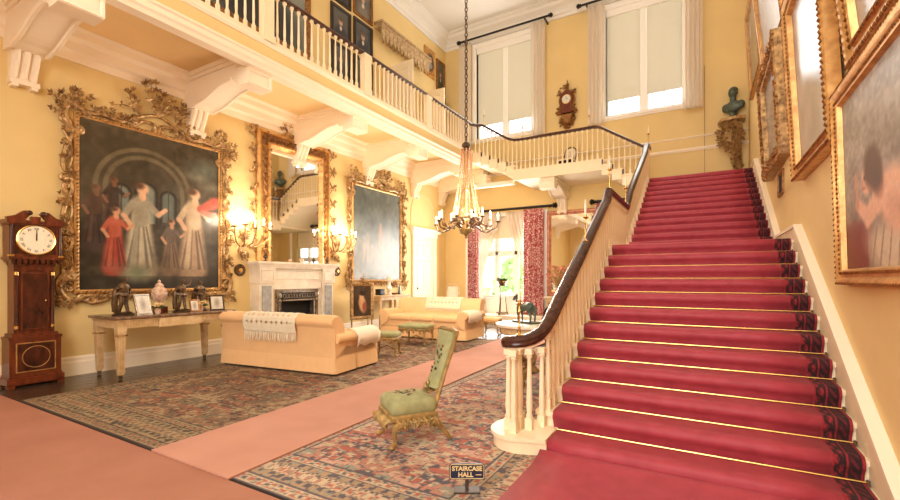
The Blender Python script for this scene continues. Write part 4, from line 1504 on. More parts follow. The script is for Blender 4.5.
figurine('statuette', 'bronze draped statuette standing at the clock end of the console table', (-7.8, 3.36, CT), LEFT + .2, .6, BRONZE, 1)
figurine('statuette', 'dark bronze statuette standing beside the porcelain vase', (-7.72, 4.2, CT), LEFT - .1, .56, BRONZE, 2, arm_up=True)
figurine('statuette', 'brown bronze statuette standing at the sofa end of the console table', (-7.92, 4.62, CT), LEFT - .3, .54, BRONZE, 3)
t = thing('lidded_vase', 'painted porcelain lidded vase on a square base among the statuettes', 'vase', (-7.96, 3.96, CT), LEFT)
MB().box(-.09, .09, -.09, .09, 0, .1).build('base', CASE, t, False)
MB().lathe([(.06, .1), (.05, .13), (.055, .16), (.11, .25), (.125, .33), (.1, .4), (.06, .43), (.07, .45)], seg=20).build('body', PORC, t)
MB().lathe([(.07, .45), (.05, .48), (.02, .5), (.025, .53), (.005, .55)], seg=14).build('lid', PORC, t)


def photo_frame(label, loc, rz, w, h, fm, seed):
    t = thing('photo_frame', label, 'photo frame', loc, rz)
    t.rotation_euler = (math.radians(-14), 0, rz)
    MB().frame(-w / 2, w / 2, 0, h, [(0, -.008), (0, .008), (.02, .01), (.026, .004)]).build('frame', fm, t, False)
    Canvas(w - .05, h - .05, 24).fill((214, 204, 188), (226, 218, 204)).ell(.5, .5, .2, .3, (150, 138, 122), 0, .6, .8).object('photograph', PAINT, t, -w / 2 + .025, .025, -.003)
    MB().box(-w / 2 + .01, w / 2 - .01, 0.0, .006, .01, h - .01).build('backing', CASE, t, False)
    MB().add([(-.02, .004, h * .7), (.02, .004, h * .7), (.02, .09, 0.03), (-.02, .09, .03)], [(0, 1, 2, 3)]).build('easel_strut', CASE, t, False)
    return t


photo_frame('silver photo frame leaning beside the draped statuette', (-7.58, 3.56, CT), LEFT + .25, .26, .33, STEEL, 1)
photo_frame('small dark photo frame at the foot of the middle statuette', (-7.58, 4.35, CT), LEFT, .17, .22, GILTD, 2)
photo_frame('black photo frame at the sofa end of the console table', (-7.6, 4.76, CT), LEFT - .2, .25, .28, DKF, 3)
GREEN = mat('leaf_green', (84, 104, 60), .7, rgb2=(52, 70, 38), scale=30)
PETAL = mat('cream_petals', (240, 222, 160), .7, rgb2=(222, 170, 110), scale=30)
for i, (y, lab) in enumerate(((3.8, 'small posy of cream flowers between statuette and vase'), (4.5, 'small posy of cream flowers between the dark statuette and the brown one'))):
    t = thing('flower_posy', lab, 'flowers', (-7.69, y, CT), 0)
    MB().lathe([(.035, 0), (.05, .04), (.04, .08), (.045, .09)], seg=12).build('bowl', PORC, t)
    rr = random.Random(i)
    m, g = MB(), MB()
    for k in range(16):
        a, r_, z = rr.uniform(0, 2 * PI), rr.uniform(0, .08), rr.uniform(.1, .17)
        m.ell((r_ * math.cos(a), r_ * math.sin(a), z), .02, 7, 5)
        g.leaf((r_ * .6 * math.cos(a), r_ * .6 * math.sin(a), .09), (math.cos(a), math.sin(a), rr.uniform(.1, .9)), .09, .02, .008)
    tag(m.build('blossoms', PETAL, t), None, None, kind='stuff')
    tag(g.build('leaves', GREEN, t, False), None, None, kind='stuff')

# ================================================================ second console, bust and fire screen by the door
t = thing('side_console', 'pale side table carrying a white bust under the silvery painting', 'table', (WX + .32, 10.5, 0), LEFT)
MB().rbox(-.75, .75, -.3, .28, 1.0, 1.04, .012).build('top', PALEW, t)
MB().box(-.7, .7, -.27, .25, .9, 1.0).build('apron', PALEW, t, False)
for sx in (-1, 1):
    for sy in (-1, 1):
        MB().taper(sx * .65 - .035, sx * .65 + .035, sy * .22 - .035, sy * .22 + .035, 0, .9, .6).build('leg', PALEW, t, False)


def bust(name, label, loc, rz, h, material, socle):
    t = thing(name, label, 'bust', loc, rz)
    k = h / .5
    MB().lathe([(.08 * k, 0), (.085 * k, .02 * k), (.05 * k, .05 * k), (.05 * k, .08 * k), (.07 * k, .1 * k)], seg=14).build('socle', socle, t)
    m = MB()
    m.ell((0, 0, .19 * k), (.13 * k, .075 * k, .1 * k), 14, 8)
    for s in (-1, 1):
        m.ell((s * .11 * k, .005 * k, .2 * k), (.06 * k, .06 * k, .07 * k), 10, 6)
    m.tube([(0, .005 * k, .24 * k), (0, -.005 * k, .34 * k)], [.05 * k, .043 * k], 12)
    m.ell((0, -.012 * k, .41 * k), (.062 * k, .075 * k, .085 * k), 14, 10)
    m.ell((0, -.085 * k, .4 * k), (.012 * k, .02 * k, .025 * k), 8, 6)
    m.ell((0, -.072 * k, .36 * k), (.022 * k, .014 * k, .01 * k), 8, 6)
    for s in (-1, 1):
        m.ell((s * .025 * k, -.075 * k, .425 * k), (.014 * k, .01 * k, .008 * k), 8, 6)
        m.ell((s * .062 * k, 0, .405 * k), (.01 * k, .02 * k, .028 * k), 8, 6)
    m.ell((0, .008 * k, .45 * k), (.066 * k, .072 * k, .06 * k), 14, 8)
    o = m.build('head_and_shoulders', material, t)
    r = o.modifiers.new('remesh', 'REMESH')
    r.mode, r.voxel_size, r.use_smooth_shade = 'VOXEL', .009 * k, True
    return t


bust('marble_bust', 'white marble bust on the side table under the silvery painting', (WX + .35, 10.5, 1.04), LEFT + .5, .55, MARBLE, MARBLE)
t = thing('box_casket', 'small black casket beside the white bust', 'casket', (WX + .3, 10.14, 1.04), LEFT)
MB().rbox(-.11, .11, -.09, .09, 0, .14, .01).build('body', IRON, t)
MB().rbox(-.115, .115, -.095, .095, .14, .18, .015).build('lid', IRON, t)
t = thing('model_obelisk', 'small green obelisk on the side table toward the door', 'ornament', (WX + .3, 11.1, 1.04), LEFT)
MB().box(-.05, .05, -.05, .05, 0, .05).build('base', BRONZE, t, False)
MB().taper(-.012, .012, -.012, .012, .05, .3, 3.2).build('shaft', VERDI, t, False)
tag(MB().lathe([(.06, 0), (.1, .02), (.11, .05), (.07, .06)], seg=14).build('low_dish', CASE, None, loc=(WX + .3, 10.82, 1.04)), 'low reddish dish between bust and obelisk', 'dish')

t = thing('fire_screen', 'small gilt framed needlework screen on feet behind the sofa arm', 'screen', (-7.5, 8.5, 0), LEFT - .25)
MB().frame(-.34, .34, .5, 1.42, [(0, -.02), (0, .03), (.03, .045), (.06, .035), (.08, .02)]).build('frame', GILT, t, False)
cv = Canvas(.52, .76, 50).fill((60, 44, 34), (70, 52, 38)).noise(16, 7, 4).ell(.5, .4, .2, .28, (206, 160, 120), 10).ell(.46, .66, .12, .11, (214, 172, 134)).ell(.5, .75, .16, .08, (40, 30, 26)).ell(.62, .3, .12, .16, (150, 80, 60))
cv.object('panel_picture', PAINT, t, -.26, .58, -.022)
m = MB()
beads(m, -.33, .33, .51, 1.41, -.04, .05, .016)
spray(m, (0, -.02, 1.42), 90, 7, .14, random.Random(2), 80, .06)
tag(m.build('carving', GILT, t, False), None, None, kind='stuff')
MB().box(-.34, .34, .0, .012, .5, 1.42).build('backing', CASE, t, False)
for s in (-1, 1):
    MB().tube([(s * .3, 0, .52), (s * .3, 0, .16)], .02, 8).build('stile', GILT, t)
    MB().tube([(s * .3, -.2, .015), (s * .3, -.1, .07), (s * .3, 0, .16), (s * .3, .1, .07), (s * .3, .2, .015)], .018, 6).build('foot', GILT, t)

# ================================================================ DOOR and arched recess
YD = 12.92
d = thing('door_1', 'cream six panelled door under a moulded cap and blind arch', None, (WX, YD, 0), LEFT, kind='structure')
dl = MB().box(-.55, .55, -.035, 0, .02, 2.86).build('door_leaf', PAINTW, d, False)
for x0, x1 in ((-.46, -.05), (.05, .46)):
    for z0, z1 in ((.22, 1.0), (1.12, 2.2), (2.32, 2.74)):
        m = MB().frame(x0, x1, z0, z1, [(0, .036), (.015, .05), (.035, .05), (.05, .036)])
        m.build('panel', PAINTW, dl, False)
MB().ell((-.48, -.07, 1.2), (.03, .03, .03), 10, 6).build('door_knob', IRON, d)
MB().frame(-.75, .75, -.3, 3.02, [(0, 0), (0, .06), (.05, .08), (.12, .06), (.16, .06), (.19, .035)]).build('architrave', PAINTW, d, False)
MB().box(-.78, .78, -.09, 0, 3.0, 3.14).box(-.86, .86, -.17, 0, 3.14, 3.2).box(-.9, .9, -.2, 0, 3.2, 3.26).build('door_cap', CREAM, d, False)
arc = [(.78 * math.cos(a), -.0, 3.75 + .78 * math.sin(a)) for a in [PI * k / 16 for k in range(17)]]
MB().sweep([(.78, 0, 3.26)] + arc + [(-.78, 0, 3.26)], [(-.03, -.02), (.03, -.02), (.03, .02), (-.03, .02)], up=(0, -1, 0)).build('blind_arch', WALL, d, False)

# ================================================================ gallery doors and pelmet
for y0, y1, rot, lab, n in ((10.85, 11.8, 92, 'pale gallery door standing open under the carved pelmet', 2), (13.0, 13.75, 92, 'narrow pale gallery door standing open by the oval portrait', 3)):
    d = thing('door_%d' % n, lab, None, (WX, y0, GZ), LEFT, kind='structure')
    w = y1 - y0
    MB().frame(-.1, w + .1, -.3, 2.6, [(0, 0), (0, .05), (.06, .06), (.1, .03)]).build('architrave', PAINTW, d, False)
    MB().box(0, w, -.012, -.004, 0, 2.5).build('opening', mat('bright_room', (250, 244, 226), .9), d, False)
    lf = link('door_leaf', MB().box(0, w, -.045, 0, 0.01, 2.58).mesh('door_leaf', PAINTW, False), d, (0, -.07, 0), -math.radians(rot))
    for a, b in ((.2, 1.1), (1.25, 2.4)):
        MB().frame(.12, w - .12, a, b, [(0, .046), (.015, .06), (.04, .06), (.055, .046)]).build('panel', PAINTW, lf, False)
t = thing('carved_pelmet', 'carved wooden pelmet with hanging points over the gallery door', 'pelmet', (WX + .01, 11.55, 8.5), LEFT)
PEL = mat('pelmet_wood', (206, 178, 132), .6, rgb2=(150, 116, 78), scale=12)
MB().box(-1.3, 1.3, -.28, 0, .5, .66).box(-1.34, 1.34, -.32, 0, .62, .68).build('cornice_board', PEL, t, False)
for i in range(14):
    x = -1.3 + (i + .5) * 2.6 / 14
    p = MB().prism([(x - .09, .52), (x + .09, .52), (x + .08, .25), (x, .1), (x - .08, .25)], -.27, -.24, 'y').build('lambrequin_point', PEL, t, False)
    MB().ell((x, -.255, .07), (.022, .022, .04), 8, 6).build('tassel', GILTD, p)

# ================================================================ cartel clock, bust on bracket table
t = thing('cartel_clock', 'ornate gilt bracket clock on the end wall between the upper windows', 'clock', (-3.88, BY, 6.45), FAR)
CW = GILTD
m = MB()
rr = random.Random(12)
scroll(m, [(0, .0), (-.12, .12), (-.24, .3), (-.12, .42)], .04, .05, -.05)
scroll(m, [(0, .0), (.12, .12), (.24, .3), (.12, .42)], .04, -.05, .05)
spray(m, (0, -.1, .22), 270, 8, .24, rr, 110, .1)
m.prism([(-.2, .42), (.2, .42), (.1, .12), (-.1, .12)], -.16, 0, 'y')
m.build('wall_bracket', CW, t, True, angle=50)
m = MB().prism([(-.22, .46), (.22, .46), (.17, .62), (.2, .9), (.17, 1.08), (0, 1.18), (-.17, 1.08), (-.2, .9), (-.17, .62)], -.2, 0, 'y')
m.build('case', CASE, t, False)
m = MB()
for s in (-1, 1):
    scroll(m, [(s * .24, .46), (s * .18, .62), (s * .24, .88), (s * .16, 1.1), (0, 1.22)], .035, s * .05, 0, -.14)
    spray(m, (s * .2, -.15, .55), 90 - s * 60, 4, .14, rr, 60, .07)
    spray(m, (s * .18, -.15, 1.05), 90 - s * 40, 4, .14, rr, 60, .07)
m.build('mounts', CW, t, True, angle=50)
m = MB()
spray(m, (0, -.1, 1.2), 90, 5, .2, rr, 40, .08)
m.lathe([(.05, 1.16), (.06, 1.2), (.03, 1.28), (.04, 1.34), (.01, 1.44), (.02, 1.48), (.004, 1.56)], (0, -.1, 0), 10)
m.build('finial', CW, t)
MB().tube([(.14 * math.cos(k * PI / 12), -.22, .88 + .14 * math.sin(k * PI / 12)) for k in range(24)], .015, 6, True).build('bezel', BRASS, t)
dl = MB().at((0, -.21, .88), rx=PI / 2).lathe([(.13, 0), (.13, .022)], seg=24).build('dial', mat('grey_dial', (210, 206, 196), .4), t, False)
MB().box(-.004, .004, -.24, -.235, .87, .97).box(0, .07, -.24, -.235, .876, .884).build('hands', IRON, dl, False)

t = thing('bracket_table', 'gilt console bracket of twisted garlands in the corner of the upper landing', 'table', (.6, BY - .06, Z2), FAR)
m = MB()
rr = random.Random(30)
m.tube([(.1, -.2, 0.0), (.16, -.3, .4), (.12, -.22, .8), (.05, -.3, 1.3), (.1, -.25, 1.78)], [.05, .05, .04, .05, .06], 8)
m.tube([(.1, -.06, 0.0), (.22, -.16, .5), (.2, -.1, 1.2), (.2, -.12, 1.78)], [.05, .06, .05, .05], 8)
m.build('stem', GILT, t)
m = MB()
for k in range(20):
    a = 2 * PI * k / 20
    c0 = (-.02 + .2 * math.cos(a), -.32 - .04 * math.sin(a), 1.35 + .28 * math.sin(a))
    spray(m, c0, math.degrees(a) + 90, 3, .14, rr, 80, .09)
for k in range(12):
    spray(m, (.12 - .04 * math.sin(k), -.28, .95 - k * .07), 270 + 20 * math.sin(k * 2), 3, .13, rr, 80, .085)
tag(m.build('leaf_garland', GILT, t, False), None, None, kind='stuff')
MB().tube([(-.02 + .2 * math.cos(2 * PI * k / 20), -.31, 1.35 + .28 * math.sin(2 * PI * k / 20)) for k in range(20)], .035, 6, True).build('wreath_ring', GILT, t)
MB().prism([(-.3, 0), (.33, 0), (.33, -.36), (.1, -.42), (-.22, -.36)], 1.78, 1.86, 'z').build('top', GILT, t, False)
bust('bronze_bust', 'green bronze bust on the garlanded bracket of the upper landing', (.66, BY - .2, Z2 + 1.86), FAR - .5, .86, VERDI, VERDI)

# ================================================================ UPPER WINDOWS
SASH = WFRAME
for i, (x0, x1, z0, z1) in enumerate((UPA, UPB)):
    wdw = thing('window_%d' % (i + 1), 'tall upper window with two blinds behind the bridge' if i == 0 else 'tall upper window with two blinds above the red stair', None, (x0, BY, z0), FAR, kind='structure')
    W, H = x1 - x0, z1 - z0
    fm_ = MB().frame(-.16, W + .16, -.1, H + .14, [(0, 0), (0, .05), (.05, .07), (.12, .05), (.16, .03), (.16, -.2)])
    fm_.build('surround', WFRAME, wdw, False)
    MB().box(-.2, W + .2, -.12, .25, -.06, 0).build('window_sill', WFRAME, wdw, False)
    cx = W / 2
    MB().box(cx - .07, cx + .07, .1, .24, 0, H).build('mullion', WFRAME, wdw, False)
    for a, b in ((0.0, cx - .07), (cx + .07, W)):
        sf = MB().frame(a, b, 0, H, [(0, -.2), (0, -.13), (.06, -.13), (.06, -.2)])
        sf.box((a + b) / 2 - .02, (a + b) / 2 + .02, .14, .19, 0, H)
        for kz in range(1, 4):
            sf.box(a, b, .14, .19, H * kz / 4 - .02, H * kz / 4 + .02)
        sf = sf.build('sash', WFRAME, wdw, False)
        MB().box(a + .05, b - .05, .16, .168, .05, H - .05).build('pane', GLASS, sf, False)
        bl = MB().box(a + .02, b - .02, .085, .09, .55, H - .1).build('roller_blind', BLIND, wdw, False)
        MB().tube([(a + .02, .088, .55), (b - .02, .088, .55)], .012, 6).build('blind_batten', BLIND, bl)
    if i:
        MB().tube([(W + .52, -.03, -2.4), (W + .52, -.03, 1.0)], .006, 5).build('blind_cord', CASE, wdw)
    MB().box(0, W, .02, .1, H - .22, H).build('blind_box', WFRAME, wdw, False)


def cloth(name, material, parent, x0, x1, z0, z1, y, waves, amp, tie=None, seed=0, ncol=None):
    """hanging cloth with soft pleats; tie = (side x, z) gathers it to one side"""
    rr = random.Random(seed)
    n = ncol or waves * 8
    ph = [rr.uniform(-.6, .6) for _ in range(8)]
    rows = []
    R = 26
    for r in range(R + 1):
        v = r / R
        z = z1 + (z0 - z1) * v
        row = []
        for c_ in range(n + 1):
            u = c_ / n
            x = x0 + (x1 - x0) * u
            a = amp
            if tie:
                tx, tz, tw = tie
                f = (z1 - z) / (z1 - tz) if z > tz else 1 - min(1, (tz - z) / (tz - z0 + 1e-6)) * .25
                f = max(0, min(1, f))
                f = f * f * (3 - 2 * f) if z > tz else f
                x = x * (1 - f) + (tx + (u - .5) * tw) * f
                a = amp * (1 - .3 * f)
            yy = y - a * math.sin(u * waves * 2 * PI + ph[int(u * 7)] * v * .5 + .3 * math.sin(v * 3)) - a * .3 * math.sin(u * waves * 4.3 * PI + seed)
            row.append((x, yy, z))
        rows.append(row)
    o = MB().strip(rows).build(name, material, parent, True, angle=180)
    solidify(o, .006)
    return o


def rod(name, label, x0, x1, z, y, r, parent=None):
    t = thing(name, label, 'curtain rod', ((x0 + x1) / 2, BY, z), FAR)
    h = (x1 - x0) / 2
    MB().tube([(-h, y, 0), (h, y, 0)], r, 10).build('pole', IRON, t)
    for s in (-1, 1):
        MB().at((s * h, y, 0), ry=s * PI / 2).lathe([(r * 1.2, 0), (r * 2, .02), (r * 1.3, .04), (r * 2.2, .08), (r * 1.6, .13), (r * .5, .15)], seg=12).build('finial', IRON, t)
        MB().box(s * (h - .15) - .02, s * (h - .15) + .02, y, 0, -.03, .03).build('rod_bracket', IRON, t, False)
    return t


rod('curtain_rod', 'dark curtain rod over the window behind the bridge', -7.65, -4.4, 10.06, -.45, .035)
rod('curtain_rod', 'dark curtain rod over the window above the red stair', -3.35, 0.3, 10.06, -.45, .035)
for x0, x1, lab in ((-7.78, -7.28, 'cream voile curtain in the corner by the gallery portraits'), (-5.03, -4.55, 'cream voile curtain beside the ornate clock, on the bridge window'),
                    (-3.18, -2.68, 'cream voile curtain between the ornate clock and the stair window'), (-.55, -.06, 'cream voile curtain of the stair window nearest the bronze bust')):
    t = thing('sheer_curtain', lab, 'curtain', ((x0 + x1) / 2, BY, 6.25), FAR)
    cloth('curtain_cloth', SHEER, t, -(x1 - x0) / 2, (x1 - x0) / 2, .05, 3.78, -.33, 4, .045, None, int(x0 * 10))

# ================================================================ GARDEN WINDOW
for LW, wn, wl in ((LOWWIN2, 7, 'second garden window hidden behind the stair, seen in the overmantel mirror'), (LOWWIN, 3, 'bright garden window with casements between red patterned curtains')):
    x0, x1, z0, z1 = LW
    w3 = thing('window_%d' % wn, wl, None, (x0, BY, 0), FAR, kind='structure')
    W = x1 - x0
    MB().frame(-.45, W + .45, .0, z1 + .12, [(0, 0), (0, .05), (.04, .07), (.1, .06), (.14, .02)]).build('surround', WFRAME, w3, False)
    MB().frame(0, W, z0, z1, [(0, 0), (0, -.2), (.08, -.2), (.08, -.12)]).build('reveal', WFRAME, w3, False)
    for xm in (W / 3, 2 * W / 3):
        MB().box(xm - .05, xm + .05, .1, .24, z0, z1).build('mullion', WFRAME, w3, False)
    MB().box(0, W, .1, .24, 2.38, 2.5).build('transom', WFRAME, w3, False)
    for k in range(3):
        a, b = W * k / 3 + .05, W * (k + 1) / 3 - .05
        for c_, e in ((z0 + .03, 2.38), (2.5, z1 - .03)):
            s_ = MB().frame(a, b, c_, e, [(0, -.2), (0, -.14), (.045, -.14), (.045, -.2)]).build('sash', WFRAME, w3, False)
            MB().box(a + .03, b - .03, .16, .168, c_ + .03, e - .03).build('pane', GLASS, s_, False)
    MB().box(0.02, W - .02, .06, .065, 2.95, z1 - .02).build('roller_blind', mat('cream_blind', (240, 228, 200), .9), w3, False)
    MB().box(-.3, W + .3, -.04, 0, .3, z0 - .02).box(-.3, W + .3, -.1, .12, z0 - .03, z0 + .01).build('apron_panel', WFRAME, w3, False)
    for k in range(14):
        MB().box(-.25 + k * (W + .5) / 14 + .02, -.25 + (k + 1) * (W + .5) / 14 - .02, -.055, -.04, .36, z0 - .1).build('apron_slat', WFRAME, w3, False)
    MB().box(-.5, W + .5, -.85, 0, .0, .3).build('window_step', CREAM, w3, False)

rod('curtain_rod', 'dark curtain rod above the garden window', -7.3, -4.32, 3.93, -.22, .045)
rod('curtain_rod', 'short dark curtain rod by the pier mirror under the bridge', -3.0, -1.6, 3.93, -.22, .045)
RCUR = bpy.data.materials.new('red_damask')
RCUR.use_nodes = True
nt = RCUR.node_tree
bs = nt.nodes['Principled BSDF']
bs.inputs['Roughness'].default_value = .85
tcn = nt.nodes.new('ShaderNodeTexCoord')
vor = nt.nodes.new('ShaderNodeTexVoronoi')
vor.inputs['Scale'].default_value = 11
vor.feature = 'DISTANCE_TO_EDGE'
rmp = nt.nodes.new('ShaderNodeValToRGB')
rmp.color_ramp.interpolation = 'CONSTANT'
rmp.color_ramp.elements[0].color = lin((170, 78, 82)) + (1,)
rmp.color_ramp.elements[1].position = .16
rmp.color_ramp.elements[1].color = lin((240, 216, 204)) + (1,)
e3 = rmp.color_ramp.elements.new(.3)
e3.color = lin((188, 100, 102)) + (1,)
nt.links.new(tcn.outputs['Object'], vor.inputs['Vector'])
nt.links.new(vor.outputs['Distance'], rmp.inputs['Fac'])
nt.links.new(rmp.outputs['Color'], bs.inputs['Base Color'])
for x0c, x1c, lab in ((-7.42, -6.98, 'red and cream patterned curtain of the garden window nearest the door'), (-5.3, -4.62, 'red and cream patterned curtain between garden window and pier mirror'),
                      (-2.95, -2.5, 'red and cream patterned curtain half hidden behind the stair rail')):
    t = thing('red_curtain', lab, 'curtain', ((x0c + x1c) / 2, BY, .0), FAR)
    cloth('curtain_cloth', RCUR, t, -(x1c - x0c) / 2, (x1c - x0c) / 2, .32, 3.86, -.3, 4, .05, None, int(x0c * 7))
for sx, lab in ((1, 'white voile curtain tied back toward the door side of the garden window'), (-1, 'white voile curtain tied back toward the mirror side of the garden window')):
    t = thing('voile_curtain', lab, 'curtain', (-6.1, BY, 0), FAR)
    a, b = (-1.05, -.1) if sx > 0 else (.1, 1.0)
    cloth('curtain_cloth', SHEER, t, a, b, .34, 3.84, -.16, 6, .035, ((-.95 if sx > 0 else .95), 1.5, .3), 3 + sx)

# ================================================================ PIER MIRROR with console and dried flowers
t = thing('pier_mirror', 'large mirror in a reddish gilt frame standing against the end wall', 'mirror', (-3.75, BY, .95), FAR)
PMF = mat('red_gilt', (214, 148, 110), .4, .3, rgb2=(160, 92, 64), scale=10)
MB().frame(-.82, .82, 0, 2.82, [(0, 0), (0, .06), (.03, .085), (.08, .08), (.11, .05), (.13, .05), (.15, .03)]).build('frame', PMF, t, False)
MB().box(-.7, .7, -.035, -.02, .12, 2.7).build('glass', MIRROR, t, False)
t = thing('mirror_console', 'pale console table in front of the pier mirror', 'table', (-3.75, BY - .36, 0), FAR)
MB().rbox(-.75, .75, -.3, .24, .9, .95, .015).build('top', MARBLE, t)
MB().box(-.7, .7, -.26, .2, .78, .9).build('apron', PALEW, t, False)
for sx in (-1, 1):
    for sy in (-.22, .16):
        MB().taper(sx * .64 - .04, sx * .64 + .04, sy - .04, sy + .04, 0, .78, .6).build('leg', PALEW, t, False)
t = thing('dried_flowers', 'vase of dried pink flowers on the console before the pier mirror', 'flowers', (-4.05, BY - .5, .95), FAR)
MB().lathe([(.06, 0), (.05, .03), (.1, .14), (.11, .2), (.07, .28), (.08, .3)], seg=16).build('vase', PORC, t)
DRY = mat('dried_petals', (232, 168, 138), .8, rgb2=(204, 124, 98), scale=20)
m, g = MB(), MB()
rr = random.Random(8)
for k in range(70):
    a, e = rr.uniform(0, 2 * PI), rr.uniform(.15, 1.35)
    L = rr.uniform(.35, .78)
    d_ = Vector((math.cos(a) * math.cos(e) * .8, math.sin(a) * math.cos(e) * .4, math.sin(e)))
    p = Vector((0, 0, .26)) + d_ * L
    g.tube([(0, 0, .26), tuple(p)], .004, 4)
    for q in range(3):
        m.leaf(tuple(p), (rr.uniform(-1, 1), rr.uniform(-1, 1), rr.uniform(-.2, 1)), .09, .025, .02)
tag(m.build('blossoms', DRY, t, False), None, None, kind='stuff')
tag(g.build('stems', mat('straw_stems', (170, 140, 84), .8), t, False), None, None, kind='stuff')

# ================================================================ garden seen through the window
o = MB().box(-40, 30, BY + .31, 70, -.6, -.3).build('garden_lawn', mat('lawn', (176, 196, 132), .9, rgb2=(150, 176, 108), scale=1.5), None, False)
tag(o, 'sunlit lawn outside the garden window', 'lawn')
rr = random.Random(5)
FOL = mat('garden_foliage', (190, 206, 150), .9, rgb2=(140, 168, 104), scale=3.0)
for i, (x, y, r_, h_) in enumerate(((-14.5, 32, 2.6, 4.2), (-10.5, 38, 2.2, 3.4), (-21, 40, 2.8, 4.6), (-13, 25, 1.4, 1.9), (-8.8, 27, 1.2, 1.8))):
    lab = ('broad green tree standing in the garden', 'rounder green tree at the back of the lawn', 'tall green tree farthest from the house corner', 'low clipped bush on the lawn before the broad tree', 'low clipped bush on the lawn before the rounder tree')[i]
    t = thing('garden_tree' if r_ > 2 else 'garden_bush', lab, 'tree' if r_ > 2 else 'bush', (x, y, -.3), 0)
    m = MB()
    for k in range(260):
        a, e = rr.uniform(0, 2 * PI), math.asin(rr.uniform(-.6, 1))
        q = rr.uniform(.8, 1.05)
        c_ = (r_ * q * math.cos(e) * math.cos(a), r_ * q * math.cos(e) * math.sin(a), h_ * .6 + r_ * .8 * q * math.sin(e))
        m.leaf(c_, (rr.uniform(-1, 1), rr.uniform(-1, 1), rr.uniform(-.5, 1)), r_ * .4, r_ * .13, r_ * .1)
    m.ell((0, 0, h_ * .6), (r_ * .88, r_ * .88, r_ * .7), 14, 8)
    tag(m.build('foliage', FOL, t, False), None, None, kind='stuff')
    MB().tube([(0, 0, 0), (0, 0, h_ * .5)], [.18, .12], 8).build('trunk', CASE, t)

# ================================================================ PATTERNED RUGS
def vnoise(x, y, seed):
    r = np.random.RandomState(seed)
    T = r.uniform(0, 1, (64, 64))
    i, j = np.floor(x).astype(int), np.floor(y).astype(int)
    fx, fy = x - i, y - j
    fx, fy = fx * fx * (3 - 2 * fx), fy * fy * (3 - 2 * fy)
    g = lambda a, b: T[b % 64, a % 64]
    return (g(i, j) * (1 - fx) + g(i + 1, j) * fx) * (1 - fy) + (g(i, j + 1) * (1 - fx) + g(i + 1, j + 1) * fx) * fy


